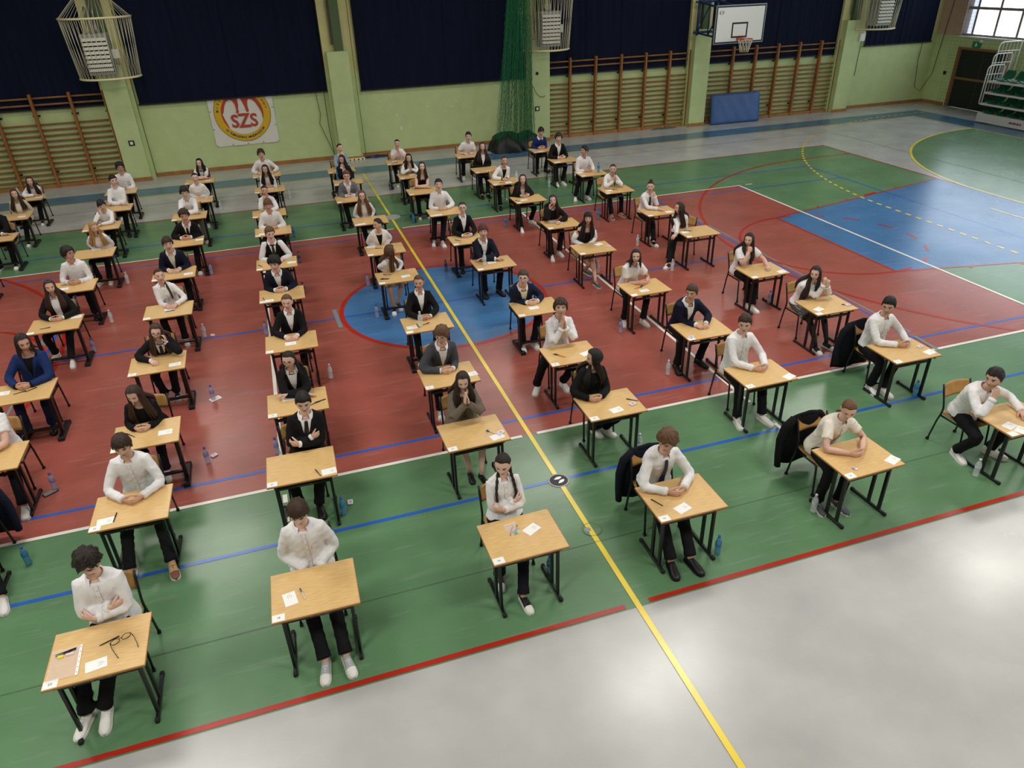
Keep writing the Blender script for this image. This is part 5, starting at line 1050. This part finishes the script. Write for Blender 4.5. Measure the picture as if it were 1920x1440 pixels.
    loft(g,[nb0,sp(1.0),(sp(1.0)+hb)/2,hb],rv,gv,[nr*1.25,nr*1.04,nr,nr*1.0],[nr*1.2,nr*1.04,nr,nr],12,0)
    nu,nv=(38,26) if hi else ((28,20) if lod<2 else (22,16)); w_=np.linspace(-1,1,nu,endpoint=False); az=np.sign(w_)*np.abs(w_)**1.35*math.pi; el=np.linspace(-math.pi/2*.985,math.pi/2*.985,nv)
    AZ,EL=np.meshgrid(az,el); v=toS(headshape(AZ,EL,f)).reshape(-1,3); fc=[]
    for j in range(nv-1):
        for i in range(nu): q=(i+1)%nu; fc.append((j*nu+i,j*nu+q,j*nu+nu+q,j*nu+nu+i))
    fc+=[tuple(range(nu-1,-1,-1)),tuple(range((nv-1)*nu,nv*nu))]; g.add(v,fc,0)
    for s in (1,-1): ellip(g,toS(np.array([s*.074,-.012,.0])),(.011,.02,.031),0,8,6,A3/hs)
    def fpatch(cx_,cz_,w,h,off,m,n=10,tilt=0):
        t=np.linspace(0,2*math.pi,n,endpoint=False); xx=cx_+w*np.cos(t); zz=cz_+h*np.sin(t)+tilt*np.cos(t)*w
        q=toS(facepts(np.r_[xx,cx_],np.r_[zz,cz_],off,f)); g.add(q,[(i,(i+1)%n,n) for i in range(n)],m)
    dn=p['gp']<-20
    for s in (1,-1):
        fpatch(s*.031,.010,.0145,.0052 if not dn else .003,.0015,1); fpatch(s*.031,.0098,.0066,.0056 if not dn else .0040,.0028,2,8)
        fpatch(s*.033,.0325,.020,.0038 if f else .0052,.0022,4,10,-s*.12)
        fpatch(s*.031,.0168,.0175,.0026,.0026,4,8)
    sm=p.get('smile',0); fpatch(0,-.052,.024 if sm else .021,.0065,.0016,3,14); fpatch(0,-.0515,.019+.004*sm,.0011 if not sm else .003,.0032,4 if not sm else 1,10)
    bare=p['top'] in('w','T','O','V')
    for sg in (-1,1):
        Pth=armpath(sg); rr=np.array([.05,.052,.046,.042,.040,.040,.038,.032,.026])*(.88 if f else 1.0); cov=top_cov=p['top'] in('W','B','N','VL'); rr=rr*(np.array([.62,.62,.62,.6,.5,.5,.6,.75,1]) if cov else 1); tube(g,Pth,rr,nb,0)
        Sh,E,W,d,n_,th,cu=arms[sg]; hand(g,W,d,n_,th,cu,.9 if f else 1.02)
    sk=p.get('bottom')=='skirt'; tightm=5 if p.get('tights') else 0
    for sg in (-1,1):
        J,K,A=legs[sg]; fk=.9 if f else 1
        P=np.array([J+(J-K)*.1,J+(K-J)*.35,J+(K-J)*.75,K+(A-K)*.02,K+(A-K)*.22,K+(A-K)*.5,K+(A-K)*.85,A+np.array([0,0,-.03])]); tube(g,P,np.array([.075,.075,.06,.052,.052,.046,.034,.033])*fk*(np.array([1]*8) if sk else np.array([.6,.6,.5,.4,.45,.6,.9,1])),10,tightm)
    root=link('person',g.mesh('person',[skin,M_EYEW,M_IRIS,M_LIP,hm,M_TIGHT],shift=base)); root.matrix_world=M
    tag(root,p['d']+', '+place(k),'person','exam students')
    def child(nm,g,m,sm_=True,par=None): return link(nm,g.mesh(nm,m,sm_,shift=base),par or root)
    def remesh(nm,g,m,vox,par=None,wr=.003,seat=False): TASKS.append((g.mesh(nm,m,True,shift=base),nm,par or root,vox,wr,seat,int(rng.integers(0,9999))))
    vox=(.0125,.0165,.021)[lod]
    # ------------- top
    top=p['top']; TC=p.get('topc'); white='#e6e5e6'
    tc={'W':white,'w':white,'B':'#141416','N':'#1b2f66','V':'#101012','VL':'#101012','T':'#0e0e10','O':'#101012'}[top] if not TC else TC
    mt=M_TWEED if p.get('tweed') else cloth(tc); off={'B':.021,'N':.018,'W':.013,'w':.014,'V':.014,'VL':.016,'T':.006,'O':.008}[top]
    g=G(); torso(g,(-.10 if top in('B','w','N') or k in('1-1','5-2') else (.06 if f or k in('4-1','6-2','5-2') else -.04)) if top!='T' else -.05,(.945 if top=='B' else .975) if top not in('T','O') else .80,off,20,16,0,1.0)
    SR=np.array([.060,.056,.050,.047,.045,.045,.042,.038,.034])*(.88 if f else 1.0)
    if top in('W','B','N'):
        for sg in (-1,1):
            Pth=armpath(sg); Pth[-1]=Pth[-2]+(Pth[-1]-Pth[-2])*.96; tube(g,Pth,SR+(off-.009 if top!='W' else .006),12,0,rnd=.1)
    elif top=='w':
        for sg in (-1,1): Pth=armpath(sg)[:4]; Pth[3]=Pth[2]+(Pth[3]-Pth[2])*.75; tube(g,Pth,SR[:4]+np.array([.008,.012,.016,.018])+(.012 if k in('5-4','6-4') else 0),12,0,rnd=.1)
    nm={'B':'jacket','N':'sweater','W':'shirt','w':'shirt','V':'vest','VL':'vest','T':'top','O':'top'}[top]
    remesh(nm,g,mt,vox,wr=(.004 if top in 'Ww' else .003) if lod<2 else .003)
    if top in('V','VL'):
        for sg in (-1,1):
            g=G(); Pth=armpath(sg); 
            if top=='V': Pth=Pth[:4]; tube(g,Pth,SR[:4]+.008,12,0,rnd=.1)
            else: tube(g,Pth,SR+.005,12,0,rnd=.1)
            child('sleeve',g,cloth(white))
    if top=='O':
        for sg in (-1,1):
            g=G(); Pth=armpath(sg)[2:]; tube(g,Pth,(SR+.012)[2:],12,0,rnd=.1); child('sleeve',g,cloth(white))
        g=G(); t=np.linspace(0,2*math.pi,25)[:-1]; tube(g,[S_(.83,q,.02) for q in np.r_[t,t[:1]]],[.02]*25,6,cap=False); child('neckline_ruffle',g,mt)
    if top=='T':
        for s in (1,-1): g=G(); tube(g,[S_(.78,R(90-s*32),.01),S_(.88,R(90-s*42),.012),S_(.93,R(90-s*70),.014),S_(.88,R(-90+s*42),.01)],[.007]*4,5); child('strap',g,mt)
    def spatch(g,t0,t1,h0,h1,o,m=0,cxo=0,nt=9,nw=5,c1=None):
        v=[];fcs=[]
        for j in range(nt):
            q=j/(nt-1); t=t0+(t1-t0)*q; hw=h0+(h1-h0)*q; cc=cxo if c1 is None else cxo+(c1-cxo)*q
            a=float(np.interp(t,TT,TA))
            for i in range(nw):
                x=cc+(i/(nw-1)*2-1)*hw; v.append(S_(t,math.pi/2-math.asin(max(-.95,min(.95,x/(a+o)))),o))
        for j in range(nt-1):
            for i in range(nw-1): a=j*nw+i; fcs.append((a,a+nw,a+nw+1,a+1))
        g.add(v,fcs,m)
    def collar(m,par,o=0):
        g=G(); c,F,a,b=sec(.985); T=tan(1.0); n=22; v=[]
        for i in range(n+1):
            q=R(-152)+R(304)*i/n; e=abs(i/n*2-1); rdir=lat*math.sin(q)*1.0-F*math.cos(q)*-1*-1
            rdir=lat*math.sin(q)-F*math.cos(q); rr=(.058 if f else .066)+o
            dr=.046*smooth(e,.66,1.0)
            v+=[c+rdir*(rr+.004)-T*.02,c+rdir*(rr-.006)+T*.030,c+rdir*(rr+.006)+T*.032,c+rdir*(rr+.019+dr*.6)-T*(.012+dr)]
        fcs=[(4*i+j,4*i+j+1,4*i+5+j,4*i+4+j) for i in range(n) for j in range(3)]; g.add(v,fcs)
        return child('collar',g,m,True,par)
    inner=p.get('inner',white); mi=cloth(inner)
    if top=='B':
        tv=p.get('tv',.40 if not p.get('openv') else .12); hwv=.058 if not p.get('openv') else .062
        g=G(); spatch(g,tv,.99,.006 if not p.get('openv') else .035,hwv,off+.007,0,nt=12,nw=7); sf=child('shirt_front',g,mi)
        for s in (1,-1):
            g=G(); spatch(g,tv-.01,.95,.012,.022,off+.013,0,cxo=s*(.014 if not p.get('openv') else .045),c1=s*(hwv+.017),nt=10,nw=4); child('lapel',g,mt,True)
            g=G(); Sh,E,W,*_=arms[s]; Q=E+(W-E)*.93; tube(g,[Q,W+(W-E)*.06],[(.031 if f else .036)]*2,10,rnd=.05); child('shirt_cuff',g,mi)
        if inner==white or inner>'#c': collar(mi,sf)
        if lod<2 and not p.get('openv'):
            g=G(); c=S_(tv-.04,R(90),off+.012); ellip(g,c,(.008,.008,.008),0,8,5); child('button',g,M_BLACK)
    elif top in('W','w','N','V','VL'):
        cm=cloth(white if top!='w' else tc)
        if k not in('6-4',): col_=collar(cm,None)
        if lod<2 and top in('W','w'):
            g=G(); spatch(g,.08,.96,.015,.013,off+.004,0,nt=12,nw=3); pk=child('placket',g,mt)
            g=G()
            for t in (.3,.45,.6,.75,.88): ellip(g,S_(t,R(90),off+.006),(.0052,.0052,.0052),0,6,4)
            child('buttons',g,mat('button_pearl','#b9b4ab',rough=.4),True,pk)
            if top=='W':
                for s in (1,-1):
                    g=G(); Sh,E,W,*_=arms[s]; tube(g,[E+(W-E)*.80,E+(W-E)*.97],[(SR[-1]+.0095),(SR[-1]+.007)],12,rnd=.02); child('cuff',g,mt)
                if lod==0: g=G(); spatch(g,.60,.70,.028,.028,off+.004,0,cxo=.075,nt=4,nw=4); child('pocket',g,mt)
        if top=='VL' or top=='V':
            g=G(); spatch(g,.5,.965,.01,.055,off+.007,0,nt=10,nw=7); child('shirt_front',g,cloth(white))
    if p.get('tie'):
        o=off+.013 if top!='W' else off+.012
        g=G(); spatch(g,.18 if top=='W' else .40,.94,.036,.018,o,0,nt=10,nw=4); c=S_(.95,R(90),o+.0); ellip(g,c,(.019,.014,.02),0,8,6); child('tie',g,mat('tie_'+p['tie'],p['tie'],rough=.5))
    # ------------- bottoms
    bc=p.get('bottom','#121215')
    if not sk:
        g=G(); torso(g,-.16,.13,.014,18,8)
        wide=.012 if f else .006
        for sg in (-1,1):
            J,K,A=legs[sg]; fk=.93 if f else 1
            P=np.array([J+(J-K)*.12,J+(K-J)*.3,J+(K-J)*.75,J+(K-J)*.96+(A-K)*.02,K+(A-K)*.16,K+(A-K)*.5,K+(A-K)*.82,K+(A-K)*1.0]); tube(g,P,np.array([.092,.089,.073,.066,.065,.061,.060,.062+wide])*fk,12,rnd=.02)
        remesh('trousers',g,cloth(bc),vox*1.15,wr=.0035 if lod<2 else .002,seat=True)
    else:
        sm_=M_PLAID if p['skirt']=='plaid' else cloth(p['skirt']); g=G(); torso(g,-.14,.13,.014,18,8)
        Ka=(legs[1][1]+legs[-1][1])/2; Ja=(legs[1][0]+legs[-1][0])/2; sx=abs(legs[1][1][0]-legs[-1][1][0])/2
        C=[Ja+(Ka-Ja)*q for q in (-.1,.25,.5,.72,.84)]; F=unit(np.cross(lat,Ka-Ja)); loft(g,C,lat,F,[.175,.18,.185,sx+.105,sx+.115],[.10,.095,.09,.088,.092],18); remesh('skirt',g,sm_,vox*1.15,seat=True)
    # ------------- shoes
    st=SHOES[p.get('shoe',('black','white','black','bw')[int(rng.integers(0,4))])]
    for sg in (-1,1):
        J,K,A=legs[sg]; fd=unit((A-J)*[1,1,0]); ya=math.atan2(fd[0],-fd[1])*.35+sg*R(9)
        if pose=='Z': ya=R(-65)
        sh=link('shoe',st[0],root); sh.matrix_parent_inverse=Matrix.Identity(4); sh.location=(A[0]-base[0],A[1]-base[1]-.01,0); sh.rotation_euler=(0,0,ya); sc=.9 if f else 1.0; sh.scale=(sc,sc,sc)
        link('sole',st[1],sh); link('laces',st[2],sh)
    # ------------- hair
    hst=p['hair']; cap={'braids':'tied','ponytail':'tied','longm':'long','bangs':'fringe','longt':'tied','vlong':'long','sidetail':'tied','bun':'tied','tiedp':'tied','longf':'fringe','topbun':'tied'}.get(hst,hst)
    g=G(); v,fc=hair_cap(cap,f,rng,hi); g.add(toS(v),fc)
    def strand(P,r,flat=.6,n=7): tube(g,P,r,n,0,flat,True,.3)
    if hst in('long','vlong','longm','longf','longt'):
        ln={'long':.34,'vlong':.50,'longm':.16,'longf':.40,'longt':.40}[hst]; Fh=unit(gv*[1,1,0]); Rh=np.array([-Fh[1]*-1*-1,0,0]) if False else unit(rv*[1,1,0]); tN=.96
        nl=9 if hi else 6
        angs=[a for a in np.linspace(62 if hst!='longt' else 95,178,nl)]
        for s in (1,-1):
            for i,a in enumerate(angs):
                a_=R(a)*s; p0=toS(headshape(a_,R(28),f)*1.10); p1=toS(headshape(a_,R(-22),f)*1.17); Lq=ln*(1-.12*rng.random())
                out=unit(Rh*math.sin(a_)+Fh*math.cos(a_))
                front=a<112
                if front:
                    th=R(90-s*(26+ (a-62)*.55)*1.0); q=[p0,p1]+[S_(t,th,off+.022+.008*math.sin(i)) for t in np.linspace(.90,max(.2,.90-Lq*1.15),5)]
                    if hst=='longm': q=[p0,p1,p1-[0,0,.06]+out*.012,p1-np.array([0,0,.125])+out*.02]
                else:
                    th=R(-90+s*(178-a)*.72); q=[p0,p1]+[S_(t,th,off+.026) for t in np.linspace(.95,max(.2,.93-Lq*1.0),5)]
                    if hst=='longm': q=[p0,p1,p1-[0,0,.05]+out*.012,S_(.95,th,off+.03)]
                q=np.array(q); kk=len(q); tt=np.linspace(0,1,kk); t2=np.linspace(0,1,kk*2); q2=np.stack([np.interp(t2,tt,q[:,c]) for c in range(3)],1); q2[1:-1]=(q2[:-2]+2*q2[1:-1]+q2[2:])/4
                q2[1:-1]=(q2[:-2]+2*q2[1:-1]+q2[2:])/4
                rr=np.interp(t2,[0,.2,.7,1],[.010,.027,.024,.006])*(1.15 if nl==6 else 1)
                strand(q2,rr,.62)
    def chain(pts,r0,r1,n=7,nz=0):
        q=bez(*pts,n=n); strand(q,np.linspace(r0,r1,n)+nz*np.where(np.arange(n)%2,1,-1),.9,8)
    hp=lambda a,e,s=1.1: toS(headshape(R(a),R(e),f)*s)
    if hst=='braids':
        for s in (1,-1): q=[hp(s*115,-25,1.12),hp(s*100,-48,1.35),S_(.84,R(90-s*40),off+.03),S_(.56,R(90-s*32),off+.025)]; P=bez(*q,n=15); strand(P,np.array([.016+.006*(i%2) for i in range(15)])*np.linspace(1.05,.75,15),.85,8)
    elif hst=='ponytail': chain([hp(180,10,1.1),hp(175,0,1.5),hp(150,-50,1.6),S_(.8,R(-60),off+.03)],.024,.012,8)
    elif hst=='tiedp': 
        chain([hp(180,0,1.1),hp(178,-20,1.35),S_(.95,R(-90),off+.04),S_(.7,R(-90),off+.03)],.024,.012,8)
        for s in (1,-1): chain([hp(s*75,18,1.05),hp(s*82,-15,1.12),hp(s*85,-45,1.2)],.006,.003,5)
    elif hst=='sidetail': chain([hp(165,-15,1.1),hp(125,-50,1.5),S_(.90,R(52),off+.035),S_(.55,R(62),off+.03)],.03,.012,9)
    elif hst in('bun','tied'): ellip(g,hp(180,14 if hst=='bun' else -8,1.22),(.034,.03,.032) if hst=='bun' else (.026,.026,.026),0,10,7)
    elif hst=='topbun': ellip(g,hp(180,55,1.22),(.036,.036,.032),0,10,7)
    elif hst=='longt': ellip(g,hp(180,10,1.15),(.02,.018,.03),0,8,6)
    child('hair',g,hm)
    if hst=='bangs':
        g=G(); 
    if p.get('glasses'):
        g=G()
        for s in (1,-1):
            t=np.linspace(0,2*math.pi,15); q=facepts(s*.032+.0235*np.cos(t),.008+.019*np.sin(t),0,f); q[:,1]=np.maximum(q[:,1],.081)+.010; tube(g,toS(q),[.0017]*15,5,cap=False)
            tube(g,toS(np.array([[s*.056,.086,.012],[s*.072,.05,.012],[s*.079,-.01,.008]])),[.0016]*3,4)
        tube(g,toS(np.array([[-.009,.098,.012],[0,.101,.014],[.009,.098,.012]])),[.0016]*3,4); child('glasses',g,M_BLACK)
    return root
for k in ST:
    if k=='m-0': continue
    person(k)
# grow the clothes into one smooth skin each, then crease them
if TASKS:
    tmp=[]
    for me,nm,par,vox,wr,seat,sd in TASKS:
        o=bpy.data.objects.new('cloth_tmp',me); COL.objects.link(o); r=o.modifiers.new('r','REMESH'); r.mode='VOXEL'; r.voxel_size=vox; r.use_smooth_shade=True
        s=o.modifiers.new('s','SMOOTH'); s.factor=.5; s.iterations=4; tmp.append(o)
    dg=bpy.context.evaluated_depsgraph_get(); dg.update()
    for o,(me,nm,par,vox,wr,seat,sd) in zip(tmp,TASKS):
        m2=bpy.data.meshes.new_from_object(o.evaluated_get(dg)); n=len(m2.vertices)
        v=np.empty(n*3,np.float32); m2.vertices.foreach_get('co',v); v=v.reshape(-1,3); nn=np.empty(n*3,np.float32); m2.vertices.foreach_get('normal',nn); nn=nn.reshape(-1,3)
        rg=np.random.default_rng(sd); q=np.zeros(n)
        warp=.02*np.sin(v[:,[1,2,0]]*17+rg.uniform(0,6,3))
        for i in range(5):
            d=rg.normal(size=3); d/=np.linalg.norm(d); d[2]=d[2]*.6+.25; q+=1-2*np.abs(np.sin((v+warp)@d*rg.uniform(30,75)+rg.uniform(0,6)))**.8
        v=v+nn*(q/3*wr)[:,None]
        if seat:
            b=(v[:,1]>-.19)&(v[:,2]<.418); v[:,2]=np.where(b&(v[:,2]>.30),np.maximum(v[:,2],.414),v[:,2])
        m2.vertices.foreach_set('co',v.astype(np.float32).ravel()); m2.name=nm; m2.materials.clear(); m2.materials.append(me.materials[0]); m2.polygons.foreach_set('use_smooth',[True]*len(m2.polygons)); m2.update()
        link(nm,m2,par)
    for o in tmp: me=o.data; bpy.data.objects.remove(o); bpy.data.meshes.remove(me)
# ---------------------------------------------------------------- coats over chair backs
def coat(k,hexc,label,dx=0,wide=.27,ln=.60):
    t=empty('draped_coat'); t.matrix_world=SM(k)@Matrix.Translation((dx+PEOPLE[k].get('chair',(0,0))[0],.72,.42)); tag(t,label,'coat'); m=cloth(hexc); g=G()
    C=[(0,-.005,.375),(0,.0,.36),(0,.02,.30),(0,.035,.2),(0,.05,.05),(0,.07,-.1),(0,.08,.36-ln-.05)]
    A=[.10,.17,.215,.235,wide,wide*1.02,wide]; B=[.02,.035,.05,.055,.06,.065,.055]; n=22
    v=[]
    for c,a,b,ph in zip(C,A,B,range(7)):
        for i in range(n):
            q=2*math.pi*i/n; w_=1+.06*math.sin(q*5+ph*.4)+.03*math.sin(q*9+ph); v.append((c[0]+a*w_*math.cos(q),c[1]+b*w_*math.sin(q),c[2]+(.02*math.sin(q*4) if ph==6 else 0)))
    f=[(j*n+i,j*n+(i+1)%n,j*n+n+(i+1)%n,j*n+n+i) for j in range(6) for i in range(n)]+[tuple(range(n-1,-1,-1)),tuple(range(6*n,7*n))]
    g.add(v,f); link('coat_body',g.mesh('coat_body',m),t)
    for s in (1,-1):
        g=G(); tube(g,[(s*.17,.0,.33),(s*.25,.02,.22),(s*.285,.03,.05),(s*.30,.0,-.12),(s*.30,-.02,-.26)],[.045,.055,.05,.045,.042],10,flat=.8); link('sleeve',g.mesh('sleeve',m),t)
    g=G(); tube(g,[(-.1,-.02,.37),(0,-.03,.395),(.1,-.02,.37)],[.02]*3,8); link('collar',g.mesh('collar',m),t)
coat('4-1','#121522','dark navy coat draped over the chair of the navy-tied sitter')
coat('5-1','#0f0f11','black coat draped over the chair of the sitter in cream short sleeves',-.06)
coat('6-2','#10121c','dark navy coat draped over the second chair, rightmost column',-.08,.31,.66)
coat('0-1','#14182a','navy jacket on a chair back at the picture\'s left edge')
print('people done',len(bpy.data.objects), sum(len(o.data.polygons) for o in bpy.data.objects if o.type=='MESH'))
